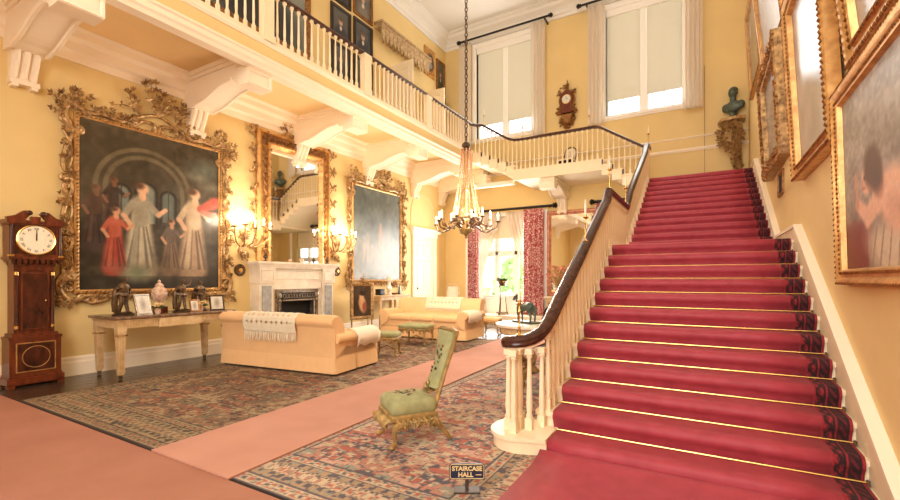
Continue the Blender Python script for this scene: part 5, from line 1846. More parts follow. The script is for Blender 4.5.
def rug(name, label, x0, x1, y0, y1, pal, seed, step=.0145, z=.012, soft=.22):
    nx, ny = int((x1 - x0) / step), int((y1 - y0) / step)
    X, Y = np.meshgrid(np.linspace(0, x1 - x0, nx), np.linspace(0, y1 - y0, ny))
    W, L = x1 - x0, y1 - y0
    P = {k: np.array(lin(v)) for k, v in pal.items()}
    C = np.zeros((ny, nx, 3)) + P['field']
    u = np.abs(X - W / 2)
    cell = 1.15
    row = np.floor(Y / cell)
    v = np.abs(((Y / cell) % 1) - .5) * cell
    q = .0145
    uq, vq = np.floor(u / q) * q, np.floor(v / q) * q

    def put(mask, key):
        C[mask] = P[key]
    jag = .035 * np.sin(uq * 60) + .03 * np.sin(vq * 75)
    n1 = vnoise(uq * 5 + row * 3.7, vq * 5 + row * 1.3, seed)
    n2 = vnoise(uq * 11 + row * 9.1, vq * 11, seed + 1)
    n3 = vnoise(uq * 24 + row * 5.3, vq * 24, seed + 2)
    put(n1 > .56, 'field2')
    put((n1 > .46) & (n1 < .5), 'dark')
    put(n2 > .7, 'pale')
    put(n2 < .25, 'green')
    dia = np.abs(uq - .42) * 1.0 + np.abs(vq - .2) * 1.3 + jag
    put(dia < .24, 'dark')
    put(dia < .19, 'rust')
    put(dia < .1, 'pale')
    put(dia < .05, 'dark')
    dia2 = np.abs(uq - .95) + np.abs(vq - .42) * 1.2 + jag
    put(dia2 < .22, 'pale')
    put(dia2 < .17, 'field2')
    put(dia2 < .08, 'dark')
    st = (np.abs(uq * 1.3 - vq * 1.1 - .12 + .05 * np.sin(uq * 40)) < .018) & (n1 < .5)
    put(st, 'dark')
    bar = (np.abs(vq - .5) < .04) & (np.abs(uq - .55) < .2)
    put(bar, 'rust')
    put((np.abs(vq - .53) < .015) & (np.abs(uq - .55) < .22), 'dark')
    n4 = vnoise(uq * 46 + row * 2.1, vq * 46, seed + 3)
    put(n3 > .76, 'pale')
    put((n3 > .48) & (n3 < .54), 'rust')
    put(n4 > .82, 'green')
    put(n4 < .16, 'dark')
    n5 = vnoise(X * 2.2, Y * 9, seed + 4)
    put((n5 < .16) & (n4 < .6), 'dark')
    put((n5 > .84) & (n4 < .5), 'rust')
    # borders
    e = np.minimum(np.minimum(X, W - X), np.minimum(Y, L - Y))
    along = np.where(np.minimum(X, W - X) < np.minimum(Y, L - Y), Y, X)
    eq, aq = np.floor(e / q) * q, np.floor(along / q) * q
    b = e < .56
    C[b] = P['border']
    ph = np.abs(((aq / .21) % 1) - .5) * .21
    ros = np.hypot(ph - .05, eq - .29) + .012 * np.sin(aq * 130) + .02 * vnoise(aq * 30, eq * 30, seed + 7)
    put(b & (ros < .085), 'dark')
    put(b & (ros < .07), 'pale')
    put(b & (ros < .04), 'rust')
    put(b & (ros < .025), 'green')
    put(b & (np.hypot(ph - .05, eq - .4) < .025), 'dark')
    put(b & (np.hypot(ph - .05, eq - .2) < .025), 'dark')
    nb = vnoise(aq * 22, eq * 22, seed + 5)
    put(b & (nb > .72) & (ros > .1), 'green')
    put(b & (nb < .24) & (ros > .1), 'dark')
    for a0, a1, key in ((.0, .02, 'dark'), (.02, .13, 'pale'), (.13, .145, 'dark'), (.44, .455, 'dark'), (.455, .54, 'pale'), (.54, .56, 'dark')):
        put((e >= a0) & (e < a1), key)
    for a0, a1 in ((.03, .12), (.465, .53)):
        g = (e >= a0) & (e < a1)
        s1 = np.sin(aq * 52) * .5 + np.sin(eq * 120 + aq * 20) * .5
        put(g & (s1 > .35), 'rust')
        put(g & (s1 < -.55), 'dark')
        put(g & (np.abs(s1) < .12), 'green')
    mean = C.mean((0, 1))
    C = mean * soft + C * (1 - soft)
    r = np.random.RandomState(seed)
    C *= (1 + r.uniform(-.13, .13, (ny, nx)))[..., None]
    C *= (1 + .14 * (vnoise(X * .9, Y * 2.3, seed + 9) - .5) * 2)[..., None]
    vs = np.stack([X - W / 2, Y - L / 2, np.full_like(X, z)], -1).reshape(-1, 3)
    idx = np.arange(nx * ny).reshape(ny, nx)
    f = np.stack([idx[:-1, :-1], idx[:-1, 1:], idx[1:, 1:], idx[1:, :-1]], -1).reshape(-1, 4)
    me = bpy.data.meshes.new('pile')
    me.vertices.add(nx * ny)
    me.vertices.foreach_set('co', vs.astype(np.float32).ravel())
    me.loops.add(f.size)
    me.loops.foreach_set('vertex_index', f.astype(np.int32).ravel())
    me.polygons.add(len(f))
    me.polygons.foreach_set('loop_start', np.arange(0, f.size, 4, dtype=np.int32))
    me.update(calc_edges=True)
    me.materials.append(RUG)
    ca = me.color_attributes.new('Col', 'FLOAT_COLOR', 'POINT')
    out = np.ones((nx * ny, 4), np.float32)
    out[:, :3] = np.clip(C, 0, 1).reshape(-1, 3)
    ca.data.foreach_set('color', out.ravel())
    t = thing(name, label, 'rug', ((x0 + x1) / 2, (y0 + y1) / 2, 0))
    link('pile', me, t)
    MB().box(-W / 2 - .012, W / 2 + .012, -L / 2 - .012, L / 2 + .012, 0, z - .003).build('woven_edge', mat('rug_edge', (52, 36, 30), .9), t, False)
    return t


rug('patterned_rug', 'brownish patterned rug under the two apricot sofas', -7.3, -3.62, 2.03, 9.9,
    dict(field=(112, 84, 66), field2=(134, 98, 74), dark=(30, 30, 36), rust=(152, 78, 58), pale=(168, 148, 112), green=(104, 102, 80), border=(160, 138, 104)), 3)
rug('patterned_rug', 'salmon and blue patterned rug under the green embroidered chair', -3.58, -.95, 2.03, 9.4,
    dict(field=(190, 126, 104), field2=(200, 156, 136), dark=(50, 62, 82), rust=(176, 86, 68), pale=(200, 178, 146), green=(136, 142, 124), border=(168, 140, 106)), 14, step=.012)

# ================================================================ SOFAS
def skirt(m, w, d, z0, z1, amp=.004, flare=.03):
    loop = []
    hw_, hd = w / 2, d / 2
    for (ax, ay), (bx_, by_) in zip([(-hw_, -hd), (hw_, -hd), (hw_, hd), (-hw_, hd)], [(hw_, -hd), (hw_, hd), (-hw_, hd), (-hw_, -hd)]):
        n = int(math.hypot(bx_ - ax, by_ - ay) / .04)
        nx_, ny_ = (by_ - ay), -(bx_ - ax)
        l = math.hypot(nx_, ny_)
        nx_, ny_ = nx_ / l, ny_ / l
        for i in range(n):
            t_ = i / n
            pleat = -.045 if abs(t_ - .5) < .5 / n else 0
            wv = amp * math.sin(i * 1.9) + pleat
            cx = .02 if t_ < .5 / n else 0
            loop.append(((ax + (bx_ - ax) * t_, ay + (by_ - ay) * t_), (nx_, ny_), wv))
    rows = []
    for z, f in ((z1, 0.0), (z1 - .02, .1), ((z0 + z1) / 2, .6), (z0, 1.0)):
        rows.append([(p[0] + n_[0] * (flare * f + wv * f), p[1] + n_[1] * (flare * f + wv * f), z) for p, n_, wv in loop])
    return m.strip(rows[::-1], closed=True)


def sofa(label, loc, rz, w, d, h):
    t = thing('sofa', label, 'sofa', loc, rz)
    hw_, hd = w / 2, d / 2
    aw = .26
    MB().rbox(-hw_ + .03, hw_ - .03, -hd + .04, hd - .03, .26, .46, .03).build('seat_base', SOFA, t)
    # back: upright panel with a rolled top leaning outward
    prof = [(hd - .3, .4), (hd - .28, h - .22), (hd - .22, h - .05), (hd - .12, h), (hd - .02, h - .01), (hd + .05, h - .06), (hd + .05, h - .13), (hd - .0, h - .17), (hd - .02, h - .2), (hd - .03, .26)]
    m = MB()
    xs = [-hw_ + .02, -hw_ + .06] + [-hw_ + .1 + (w - .2) * i / 10 for i in range(11)] + [hw_ - .06, hw_ - .02]
    rows = []
    for i, x in enumerate(xs):
        k = .0 if 1 < i < len(xs) - 2 else (.03 if i in (0, len(xs) - 1) else .008)
        cy, cz = hd - .14, h * .5
        rows.append([(x, y + (cy - y) * k * 2.5, z + (cz - z) * k) for y, z in prof])
    m.strip(rows, closed=True)
    n = len(prof)
    m.add(rows[0], [tuple(range(n))])
    m.add(rows[-1], [tuple(range(n))[::-1]])
    m.build('back', SOFA, t, True, angle=60)
    for s in (-1, 1):                                   # rolled arms
        ah = h * .72
        ap = [(hw_ - aw, .4), (hw_ - aw, ah - .14), (hw_ - aw + .03, ah - .04), (hw_ - .13, ah), (hw_ + .0, ah - .03), (hw_ + .05, ah - .1), (hw_ + .02, ah - .17), (hw_ - .03, ah - .18), (hw_ - .03, .26)]
        m = MB()
        ys = [-hd + .0, -hd + .03, -hd + .06, -.2, .1, hd - .06]
        rows = [[(s * (x + (hw_ - .12 - x) * (.1 if i == 0 else 0)), y, z + (.45 - z) * (.05 if i == 0 else 0)) for x, z in ap] for i, y in enumerate(ys)]
        m.strip(rows, closed=True)
        n = len(ap)
        m.add(rows[0], [tuple(range(n))])
        m.add(rows[-1], [tuple(range(n))[::-1]])
        m.build('arm', SOFA, t, True, angle=60)
    iw = (w - 2 * aw) / 3
    for i in range(3):
        x = -hw_ + aw + i * iw
        MB().rbox(x + .006, x + iw - .006, -hd + .0, hd - .3, .43, .58, .06, .035).build('seat_cushion', SOFA, t, True, angle=180)
    skirt(MB(), w - .05, d - .05, .035, .27).build('skirt', SOFA, t, True, angle=70)
    for sx in (-1, 1):
        for sy in (-1, 1):
            MB().lathe([(.02, 0), (.025, .02), (.025, .05)], (sx * (hw_ - .1), sy * (hd - .1), 0), 8).build('castor', IRON, t)
    return t, hw_, hd


def throw(label, loc, rz, x0, x1, path, fringe_at, seed, holes=True):
    """crocheted cover laid over a path of (y, z); openwork diamonds and a knotted fringe at its hem"""
    t = thing('crochet_throw', label, 'throw', loc, rz)
    rr = random.Random(seed)
    fine = []
    for (a, b), (c_, d_) in zip(path, path[1:]):
        k = max(1, int(math.hypot(c_ - a, d_ - b) / .018))
        fine += [(a + (c_ - a) * i / k, b + (d_ - b) * i / k) for i in range(k)]
    fine.append(path[-1])
    n = int((x1 - x0) / .018)
    rows = []
    for i, (y, z) in enumerate(fine):
        rows.append([(x0 + (x1 - x0) * j / n + .006 * math.sin(i * .5), y + .004 * math.sin(j * .4), z + .003 * math.sin(j * .7 + i)) for j in range(n + 1)])
    m = MB()
    vs = [p for r in rows for p in r]
    fs = []
    R = len(fine)
    for i in range(R - 1):
        for j in range(n):
            a, b = (j % 6) - 3, ((R - i) % 7) - 3
            if holes and (R - i) < 26 and 4 < (R - i) and abs(a) + abs(b) <= 1 and 3 < j < n - 3:
                continue
            fs.append((i * (n + 1) + j, i * (n + 1) + j + 1, (i + 1) * (n + 1) + j + 1, (i + 1) * (n + 1) + j))
    m.add(vs, fs)
    solidify(m.build('crochet_cloth', LACE, t, True, angle=180), .008)
    m = MB()
    y, z = fine[-1]
    for j in range(0, n, 1):
        x = x0 + (x1 - x0) * (j + .5) / n
        m.tube([(x, y, z + .01), (x + rr.uniform(-.008, .008), y + rr.uniform(-.01, .01), z - fringe_at * .5), (x + rr.uniform(-.015, .015), y + rr.uniform(-.01, .01), z - fringe_at * rr.uniform(.85, 1.1))], [.006, .006, .003], 4)
    tag(m.build('fringe', LACE, t, False), None, None, kind='stuff')
    return t


S1, S1R = (-6.2, 5.4, .012), PI + .108
H1 = .93
s1, hw1, hd1 = sofa('apricot sofa turned with its back to the console table, a crochet throw over its back', S1, S1R, 2.5, 1.22, H1)
throw('cream crochet throw hanging down the outside of the sofa back', S1, S1R, -.52, .62,
      [(hd1 - .28, H1 - .1), (hd1 - .225, H1 - .03), (hd1 - .12, H1 + .012), (hd1 - .02, H1 + .004), (hd1 + .062, H1 - .055), (hd1 + .066, H1 - .13), (hd1 + .035, H1 - .3)], .15, 1)
# plain arm cover on the end arm of the near sofa
S2, S2R = (-6.18, 9.7, .012), 0.02
H2 = 1.0
s2, hw2, hd2 = sofa('apricot three seat sofa facing the hall, in front of the garden window', S2, S2R, 2.56, 1.08, H2)
throw('cream crochet throw lying over the seat side of the far sofa back', S2, S2R, -.35, .72,
      [(hd2 - .02, H2 + .012), (hd2 - .12, H2 + .014), (hd2 - .225, H2 - .035), (hd2 - .292, H2 - .2), (hd2 - .3, H2 - .28)], .07, 2)


def arm_cover(label, loc, rz, hw_, hd, h, s, y0, y1):
    t = thing('arm_cover', label, 'cover', loc, rz)
    ah = h * .72
    aw = .26
    ap = [(hw_ - aw - .01, ah - .24), (hw_ - aw - .01, ah - .14), (hw_ - aw + .024, ah - .03), (hw_ - .13, ah + .012), (hw_ + .005, ah - .02), (hw_ + .062, ah - .1), (hw_ + .05, ah - .24)]
    rows = []
    for i in range(9):
        y = y0 + (y1 - y0) * i / 8
        rows.append([(s * x, y + .012 * math.sin(k * 2.0), z - (.05 * abs(math.sin(i * .9)) if k in (0, 6) else 0)) for k, (x, z) in enumerate(ap)])
    solidify(MB().strip(rows).build('cover_cloth', mat('white_linen', (244, 230, 206), .9, var=.05, scale=8, bump=.2, bscale=150), t, True, angle=180), .008)


arm_cover('white linen cover over the arm of the sofa with its back turned', S1, S1R, hw1, hd1, H1, -1, -.56, .1)
arm_cover('white linen cover over the arm of the far sofa beside the runner', S2, S2R, hw2, hd2, H2, 1, -.5, .25)

# ================================================================ GREEN STOOLS and EMBROIDERED CHAIR
SAGE = mat('sage_needlework', (172, 168, 122), .9, rgb2=(142, 144, 100), scale=9, bump=.3, bscale=160)
GILTP = mat('worn_gilt', (196, 158, 98), .45, .35, rgb2=(126, 108, 66), scale=12, bump=.2)
EMB = mat('embroidered_roses', (176, 100, 84), .9, rgb2=(84, 84, 62), scale=40)
EMBG = mat('embroidered_leaves', (70, 78, 54), .9)


def cabriole(x, y, h, dx, dy, r=.028):
    """curved leg from (x, y, h) out along (dx, dy) to a scrolled toe"""
    pts, rad = [], []
    for i in range(9):
        t_ = i / 8
        o = .035 * math.sin(PI * (1 - t_) * 1.15) - .02 * t_ + (.045 if t_ > .93 else 0) - .028 * math.sin(PI * t_)
        pts.append((x + dx * o * 1.4, y + dy * o * 1.4, h * (1 - t_) + .018))
        rad.append(r * (1.25 - .75 * t_ + (.25 if t_ > .9 else 0)))
    return MB().tube(pts, rad, 8).ell((pts[-1][0] + dx * .012, pts[-1][1] + dy * .012, .02), (.028, .028, .02), 8, 6)


def stool(label, loc, rz, w, d, h):
    t = thing('footstool', label, 'stool', loc, rz)
    MB().rbox(-w / 2, w / 2, -d / 2, d / 2, h - .1, h - .01, .04, .03).build('cushion', SAGE, t, True, angle=180)
    MB().rbox(-w / 2 + .005, w / 2 - .005, -d / 2 + .005, d / 2 - .005, h - .15, h - .09, .02).build('seat_rail', GILTP, t)
    rr = random.Random(int(w * 100))
    m = MB()
    for k in range(14):
        a = 2 * PI * k / 14
        spray(m, (w * .48 * math.cos(a), d * .49 * math.sin(a), h - .13), 270, 1, .06, rr, 60, .05)
    tag(m.build('rail_carving', GILTP, t, False), None, None, kind='stuff')
    for sx in (-1, 1):
        for sy in (-1, 1):
            cabriole(sx * (w / 2 - .04), sy * (d / 2 - .04), h - .13, sx * .75, sy * .75).build('leg', GILTP, t)
    MB().tube([(-w / 2 + .07, 0, .12), (-.08, 0, .16), (0, 0, .2), (.08, 0, .16), (w / 2 - .07, 0, .12)], .014, 6).build('stretcher', GILTP, t)
    return t


stool('small gilt stool with green cushion at the end of the turned sofa', (-5.42, 6.88, .012), .4, .5, .42, .46)
def apricot_stool():
    global SAGE
    keep, SAGE = SAGE, SOFA
    stool('small stool with an apricot seat between the far sofa and the garden window', (-5.1, 11.1, 0), .2, .5, .42, .46)
    SAGE = keep


apricot_stool()
stool('wide gilt stool with green cushion in front of the far sofa', (-5.78, 8.42, .012), .1, .72, .5, .47)

t = thing('nursing_chair', 'low gilt chair with green embroidered seat and narrow raked back', 'chair', (-2.4, 3.37, .013), math.radians(-35))
cw, cd = .43, .46
MB().rbox(-cw / 2, cw / 2, -cd / 2, cd / 2 - .02, .27, .41, .055, .035).build('seat', SAGE, t, True, angle=180)
MB().rbox(-cw / 2 - .005, cw / 2 + .005, -cd / 2 - .005, cd / 2 - .02, .225, .29, .02).build('seat_rail', GILTP, t)
for s in (-1, 1):
    cabriole(s * (cw / 2 - .03), -cd / 2 + .03, .24, s * .7, -.7, .03).build('leg', GILTP, t)
    MB().tube([(s * (cw / 2 - .06), cd / 2 - .06, .28), (s * (cw / 2 - .05), cd / 2 + .0, .16), (s * (cw / 2 - .03), cd / 2 + .1, .03), (s * (cw / 2 - .03), cd / 2 + .12, .012)], [.03, .026, .018, .016], 8).build('leg', GILTP, t)
rr = random.Random(77)
m = MB()
for k in range(9):
    spray(m, (-cw / 2 + .05 + k * .045, -cd / 2 - .005, .245), 270, 2, .05, rr, 70, .045)
m.M = Matrix.Rotation(PI / 2, 4, 'Z')
for k in range(8):
    spray(m, (-cd / 2 + .05 + k * .05, -cw / 2 - .005, .245), 270, 2, .05, rr, 70, .045)
tag(m.build('rail_carving', GILTP, t, False), None, None, kind='stuff')


def back_at(z):                     # y and half width of the raked back at height z
    f = (z - .36) / .64
    return .2 + .2 * f + .03 * math.sin(PI * f), .125 + .02 * math.cos(f * 5) + .07 * max(0, f - .4) * 1.9


rows_f, rows_b = [], []
for i in range(15):
    z = .47 + .52 * i / 14
    y, hw_ = back_at(z)
    if i > 11:
        hw_ *= (1 - .1 * (i - 11) ** 1.6 / 3)
    rows_f.append([(hw_ * (2 * j / 8 - 1), y - .035 * (1 - (2 * j / 8 - 1) ** 2) - .02, z) for j in range(9)])
    rows_b.append([(hw_ * (2 * j / 8 - 1), y + .03, z) for j in range(9)])
m = MB().strip([f + b[::-1] for f, b in zip(rows_f, rows_b)], closed=True)
top = rows_f[-1] + rows_b[-1][::-1]
m.add(top, [tuple(range(len(top)))])
bot = rows_f[0] + rows_b[0][::-1]
m.add(bot, [tuple(range(len(bot)))[::-1]])
m.build('back_pad', SAGE, t, True, angle=60)
fr = []
for s in (-1, 1):
    side = []
    for i in range(15):
        z = .3 + .69 * i / 14
        y, hw_ = back_at(max(z, .38))
        if i > 12:
            hw_ *= .95
        side.append((s * (hw_ + .012), y + .005 + (0 if z > .38 else (z - .38) * .2), z))
    MB().tube(side, [.024] * 4 + [.018] * 11, 8).build('back_post', GILTP, t)
    fr.append(side)
MB().tube([fr[0][-1], (-.1, back_at(1.0)[0], 1.012), (0, back_at(1.0)[0] + .01, 1.0), (.1, back_at(1.0)[0], 1.012), fr[1][-1]], .02, 8).build('crest_rail', GILTP, t)
m = MB().at((0, .24, 0))
scroll(m, [(-.13, .4), (-.08, .46), (0, .43), (.08, .46), (.13, .4)], .016, .025, -.025, 0)
spray(m, (0, 0, .43), 90, 5, .08, rr, 70, .05)
m.build('shoe_carving', GILTP, t)
m, g = MB(), MB()
for k in range(26):
    z = .6 + .24 * rr.random()
    y, hw_ = back_at(z)
    x = rr.uniform(-.06, .06)
    (m if k % 2 else g).leaf((x, y - .056, z), (rr.uniform(-1, 1), 0, rr.uniform(-1, 1)), .05, .014, .006)
for k in range(26):
    a, r_ = rr.uniform(0, 2 * PI), rr.uniform(0, .1)
    (m if k % 2 else g).leaf((r_ * math.cos(a), -.02 + r_ * math.sin(a), .44), (rr.uniform(-1, 1), rr.uniform(-1, 1), 0), .05, .014, .006, (0, 0, 1))
tag(m.build('embroidered_flowers', EMB, t, False), None, None, kind='stuff')
tag(g.build('embroidered_foliage', EMBG, t, False), None, None, kind='stuff')

# ================================================================ SIGN
t = thing('floor_sign', 'small navy and gold sign reading STAIRCASE HALL standing on the rug', 'sign', (-1.45, 2.74, .013), YAW - .02)
t.rotation_euler = (0, 0, YAW)
MB().prism([(-.125, -.045), (-.115, -.055), (.115, -.055), (.125, -.045), (.125, .045), (.115, .055), (-.115, .055), (-.125, .045)], -.012, 0, 'y').build('board', BLUEB, t, False, (0, 0, .14))
fr = [(-.118, -.042), (-.11, -.049), (.11, -.049), (.118, -.042), (.118, .042), (.11, .049), (-.11, .049), (-.118, .042)]
MB().tube([(a, -.013, b + .14) for a, b in fr], .0022, 5, True).build('gold_border', GOLDP, t)
for body, x, z, s in (('STAIRCASE', 0, .16, .043), ('HALL', -.01, .117, .045)):
    o = link('lettering', text_mesh(body, s, .001, GOLDP, 'lettering', 1.0, .0014), t, (x, -.0135, z))
    o.rotation_euler = (PI / 2, 0, 0)
MB().box(.06, .1, -.0135, -.012, .115, .12).build('small_gold_line', GOLDP, t, False)
MB().box(-.012, .012, -.006, .004, .012, .1).build('post', mat('sign_stand', (70, 52, 40), .5), t, False)
MB().box(-.09, .09, -.05, .05, 0, .012).build('foot_plate', MATS['sign_stand'], t, False)

# ================================================================ ROUND TABLE, HORSE, CHAIRS
RT = (-2.12, 5.95)
t = thing('round_table', 'round marble topped table on gilt scroll legs behind the stair balusters', 'table', (RT[0], RT[1], .013), .5)
MB().lathe([(.46, .82), (.5, .835), (.5, .865), (.47, .872)], seg=36).build('top', MARBLE, t)
MB().lathe([(.4, .72), (.43, .74), (.43, .82)], seg=30).build('frieze', PALEW, t)
for k in range(3):
    a = 2 * PI * k / 3
    m = MB().at((0, 0, 0), rz=a)
    scroll(m, [(.34, .74), (.44, .6), (.34, .42), (.2, .34), (.2, .2), (.34, .13)], .045, -.06, -.05, 0)
    spray(m, (.36, 0, .55), 60, 5, .16, rr, 70, .08)
    spray(m, (.24, 0, .3), 270, 4, .14, rr, 70, .07)
    m.build('scroll_leg', GILT, t, True, angle=50)
MB().lathe([(.06, .16), (.12, .2), (.05, .28), (.08, .4), (.03, .5)], seg=14).build('centre_urn', GILT, t)

t = thing('horse_statue', 'green bronze horse standing on the round marble table', 'statue', (-2.2, 5.93, .885), math.radians(147))
t.scale = (1.12, 1.12, 1.12)
MB().rbox(-.2, .2, -.08, .08, 0, .025, .008).build('base', VERDI, t)
m = MB()
m.tube([(-.15, 0, .2), (-.1, 0, .215), (0, 0, .2), (.08, 0, .21), (.13, 0, .22)], [.03, .056, .052, .055, .035], 12)
m.tube([(.1, 0, .22), (.15, 0, .27), (.18, 0, .315), (.2, 0, .335)], [.048, .038, .028, .02], 10)
m.tube([(.175, 0, .335), (.215, 0, .325), (.255, 0, .29), (.265, 0, .28)], [.024, .024, .016, .012], 10)
for s in (-1, 1):
    m.leaf((.185, s * .012, .345), (.1, s * .2, 1), .04, .01, .01)
    m.tube([(.11, s * .03, .2), (.12, s * .032, .12), (.11, s * .032, .07), (.115, s * .032, .02), (.13, s * .032, .018)], [.026, .018, .012, .011, .013], 8)
    m.tube([(-.13, s * .03, .2), (-.11, s * .034, .14), (-.15, s * .034, .09), (-.14, s * .034, .02), (-.125, s * .034, .018)], [.036, .024, .014, .011, .013], 8)
m.tube([(-.17, 0, .23), (-.2, 0, .19), (-.205, 0, .1)], [.012, .018, .008], 8)
m.tube([(.16, 0, .335), (.13, 0, .3), (.1, 0, .26)], [.012, .014, .01], 8)
o = m.build('body', VERDI, t)
r_ = o.modifiers.new('remesh', 'REMESH')
r_.mode, r_.voxel_size, r_.use_smooth_shade = 'VOXEL', .006, True


def side_chair(label, loc, rz, wood, fabric, h=.98, seat=.46, arch=False):
    t = thing('side_chair', label, 'chair', loc, rz)
    MB().rbox(-.23, .23, -.23, .21, seat - .07, seat, .03, .025).build('seat', fabric, t, True, angle=180)
    MB().rbox(-.235, .235, -.235, .215, seat - .12, seat - .06, .01).build('seat_rail', wood, t)
    for s in (-1, 1):
        MB().tube([(s * .2, -.2, seat - .08), (s * .215, -.225, seat * .5), (s * .2, -.2, .0)], [.022, .018, .014], 8).build('leg', wood, t)
        MB().tube([(s * .19, .19, seat - .08), (s * .2, .22, seat * .5), (s * .2, .28, 0)], [.022, .018, .014], 8).build('leg', wood, t)
    hoop = [(-.19, .2, seat - .05), (-.2, .23, seat + .2)] + [(.2 * math.cos(a), .26, h - .2 + .2 * math.sin(a)) for a in [PI - PI * k / 8 for k in range(9)]] + [(.2, .23, seat + .2), (.19, .2, seat - .05)]
    MB().tube(hoop, .018, 8).build('back_hoop', wood, t)
    if arch:
        rows = [[(x * .9, .235 + .03 * (z - seat) - .02 * (1 - (x / .2) ** 2), z) for x in (-.19, -.1, 0, .1, .19)] for z in (seat + .1, seat + .25, h - .2)]
        rows.append([(x * .75, .25 - .02, h - .08) for x in (-.19, -.1, 0, .1, .19)])
        solidify(MB().strip(rows).build('back_pad', fabric, t, True, angle=180), .03)
    else:
        MB().prism([(-.04, seat), (.04, seat), (.06, seat + .2), (.03, h - .12), (.07, h - .03), (-.07, h - .03), (-.03, h - .12), (-.06, seat + .2)], .225, .24, 'y').build('back_splat', wood, t, False)
    return t


side_chair('dark mahogany side chair behind the round marble table', (-1.86, 6.75, .022), math.radians(150), MAHOG, SOFA, 1.08)
side_chair('white upholstered chair with an arched back peeping over the far sofa', (-6.65, 11.5, 0), math.radians(15), PALEW, MATS['white_linen'], 1.36, .5, True)
side_chair('black arched chair with cream back standing on the bridge', (-3.72, 13.7, Z3), math.radians(-10), IRON, MATS['white_linen'], .85, .4, True)

t = thing('torchere_stand', 'slender iron plant stand with a gilt bowl before the garden window', 'stand', (-5.98, 13.86, .3), .3)
MB().lathe([(.2, .05), (.21, .07), (.2, .09)], seg=16).build('base_shelf', BRONZE, t)
MB().lathe([(.15, .98), (.17, 1.0), (.15, 1.02)], seg=16).build('top_ring', BRONZE, t)
for k in range(3):
    a = 2 * PI * k / 3
    ca_, sa_ = math.cos(a), math.sin(a)
    MB().tube([(.2 * ca_, .2 * sa_, 0), (.16 * ca_, .16 * sa_, .12), (.12 * ca_, .12 * sa_, .5), (.13 * ca_, .13 * sa_, .9), (.17 * ca_, .17 * sa_, 1.0)], [.02, .016, .012, .014, .018], 8).build('leg', BRONZE, t)
MB().lathe([(.05, 1.0), (.14, 1.06), (.2, 1.14), (.18, 1.15)], seg=16).build('bowl', GILTD, t)
m = MB()
for k in range(26):
    a = rr.uniform(0, 2 * PI)
    m.leaf((.06 * math.cos(a), .06 * math.sin(a), 1.13), (math.cos(a), math.sin(a), rr.uniform(.2, 1.6)), .18, .04, .012)
tag(m.build('leaves', GREEN, t, False), None, None, kind='stuff')

# ================================================================ CANDLESTICKS fixed along the rails
def candlestick(label, loc, h=.5):
    t = thing('rail_candlestick', label, 'candlestick', loc, 0, 'candlesticks standing on the stair rails')
    k = h / .5
    MB().lathe([(.032, 0), (.034, .008), (.012, .02), (.008, .05), (.014, .07), (.008, .09), (.007, .2 * k), (.015, .215 * k), (.008, .23 * k), (.008, .27 * k)], seg=10).build('stem', BRASS, t)
    MB().lathe([(.01, .27 * k), (.036, .285 * k), (.04, .295 * k), (.018, .295 * k), (.018, .32 * k)], seg=12).build('drip_pan', BRASS, t)
    MB().lathe([(.014, .31 * k), (.014, .46 * k), (.01, .462 * k)], seg=10).build('candle', CANDLE, t)
    MB().lathe([(.004, .462 * k), (.012, .475 * k), (.01, .49 * k), (.002, .515 * k)], seg=8).build('glass_flame', CANDLE, t)
    return t


T = .055
candlestick('candlestick on the curled foot of the stair handrail', (-1.45, 3.747, .94 + T))
candlestick('candlestick half way up the lower flight handrail', (BX, 5.5, path_z(5.5) + T - .012))
candlestick('candlestick on the handrail where the lower flight reaches the half landing', (BX, 7.08, path_z(7.08) + T))
candlestick('candlestick on the handrail where the upper flight leaves the half landing', (BX, 8.68, path_z(8.68) + T))
candlestick('candlestick on the handrail corner at the upper landing', (BX, 12.42, path_z(12.42) + T))
candlestick('candlestick on the bridge rail above the first upper steps', (-2.8, YBR, up_z(-2.8) + .045))
candlestick('candlestick on the bridge rail in front of the window behind the bridge', (-4.75, YBR, up_z(-4.75) + .045))
candlestick('candlestick on the rail at the top of the last steps to the gallery', (-6.05, YBR, up_z(-6.05) + .035))

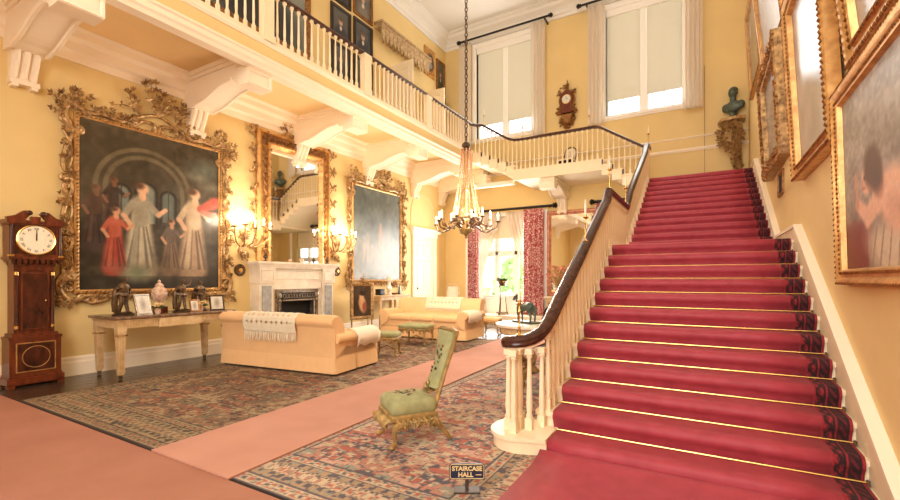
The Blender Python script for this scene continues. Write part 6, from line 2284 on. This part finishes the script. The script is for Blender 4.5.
# ================================================================ CHANDELIER
CX_, CY_ = -4.37, 8.22
t = thing('chandelier', 'twelve light gilt chandelier with strings of beads hanging on a long chain', 'chandelier', (CX_, CY_, 2.36))
zc = 4.42 - 2.36
m = MB()
z = zc
i = 0
top = CEIL - 2.36 - .02
while z < top:
    pts = []
    for k in range(10):
        a = 2 * PI * k / 10
        px_, pz_ = .028 * math.cos(a), .055 * math.sin(a)
        pts.append((px_ if i % 2 else 0, 0 if i % 2 else px_, z + .055 + pz_))
    m.tube(pts, .011, 5, True)
    z += .088
    i += 1
tag(m.build('chain', BRONZE, t), None, None, kind='stuff')
MB().lathe([(.05, top - .02), (.12, top), (.12, top + .02)], seg=14).build('ceiling_rose', BRONZE, t)
MB().lathe([(.015, zc + .0), (.05, zc - .02), (.085, zc - .06), (.1, zc - .1), (.06, zc - .13), (.09, zc - .16), (.11, zc - .2), (.08, zc - .22)], seg=16).build('crown', BRONZE, t)
MB().lathe([(.004, 0), (.03, .03), (.02, .05), (.05, .09), (.13, .14), (.16, .2), (.1, .25), (.05, .3), (.06, .4), (.035, .5), (.06, .56), (.1, .62), (.05, .7), (.03, .8), (.03, 1.4), (.05, zc - .25), (.06, zc - .2)], seg=16).build('stem', GILTP, t)
MB().tube([(.3 * math.cos(2 * PI * k / 24), .3 * math.sin(2 * PI * k / 24), .42) for k in range(24)], .022, 6, True).build('ring', BRONZE, t)
CRY = mat('amber_crystal', (226, 176, 138), .15, .0, rgb2=(190, 128, 92), scale=30, spec=.8)
for k in range(9):
    a = 2 * PI * (k + .5) / 9
    m = MB()
    for j in range(34):
        f = j / 33
        r_ = .1 + .2 * f ** 1.6
        zz = zc - .18 + (.44 - zc + .18) * f
        m.lathe([(.006, -.024), (.021, 0), (.006, .024)], (r_ * math.cos(a), r_ * math.sin(a), zz), 6)
    tag(m.build('bead_string', CRY, t), None, None, kind='stuff')
for k in range(12):
    a = 2 * PI * k / 12 + .12
    R = .7 if k % 2 == 0 else .52
    zo = .0 if k % 2 == 0 else .09
    ca_, sa_ = math.cos(a), math.sin(a)
    prof_ = [(.12, .22 + zo), (.22, .3 + zo), (.32, .26 + zo), (.42, .2 + zo), (.55 * R / .7, .16 + zo), (R - .03, .2 + zo), (R, .3 + zo)]
    m = MB().tube([(r_ * ca_, r_ * sa_, z_) for r_, z_ in prof_], [.024, .026, .022, .02, .018, .016, .014], 6)
    for j in (1, 3, 4):
        for s in (-1, 1):
            m.leaf((prof_[j][0] * ca_, prof_[j][0] * sa_, prof_[j][1]), (ca_ * .6 - s * sa_ * .5, sa_ * .6 + s * ca_ * .5, .5), .09, .02, .015)
    m.build('arm', BRONZE, t)
    MB().lathe([(.012, 0), (.05, .02), (.055, .03), (.02, .03), (.02, .05)], (R * ca_, R * sa_, .3 + zo), 10).build('drip_pan', BRONZE, t)
    flame(t, R * ca_, R * sa_, .34 + zo, 29)
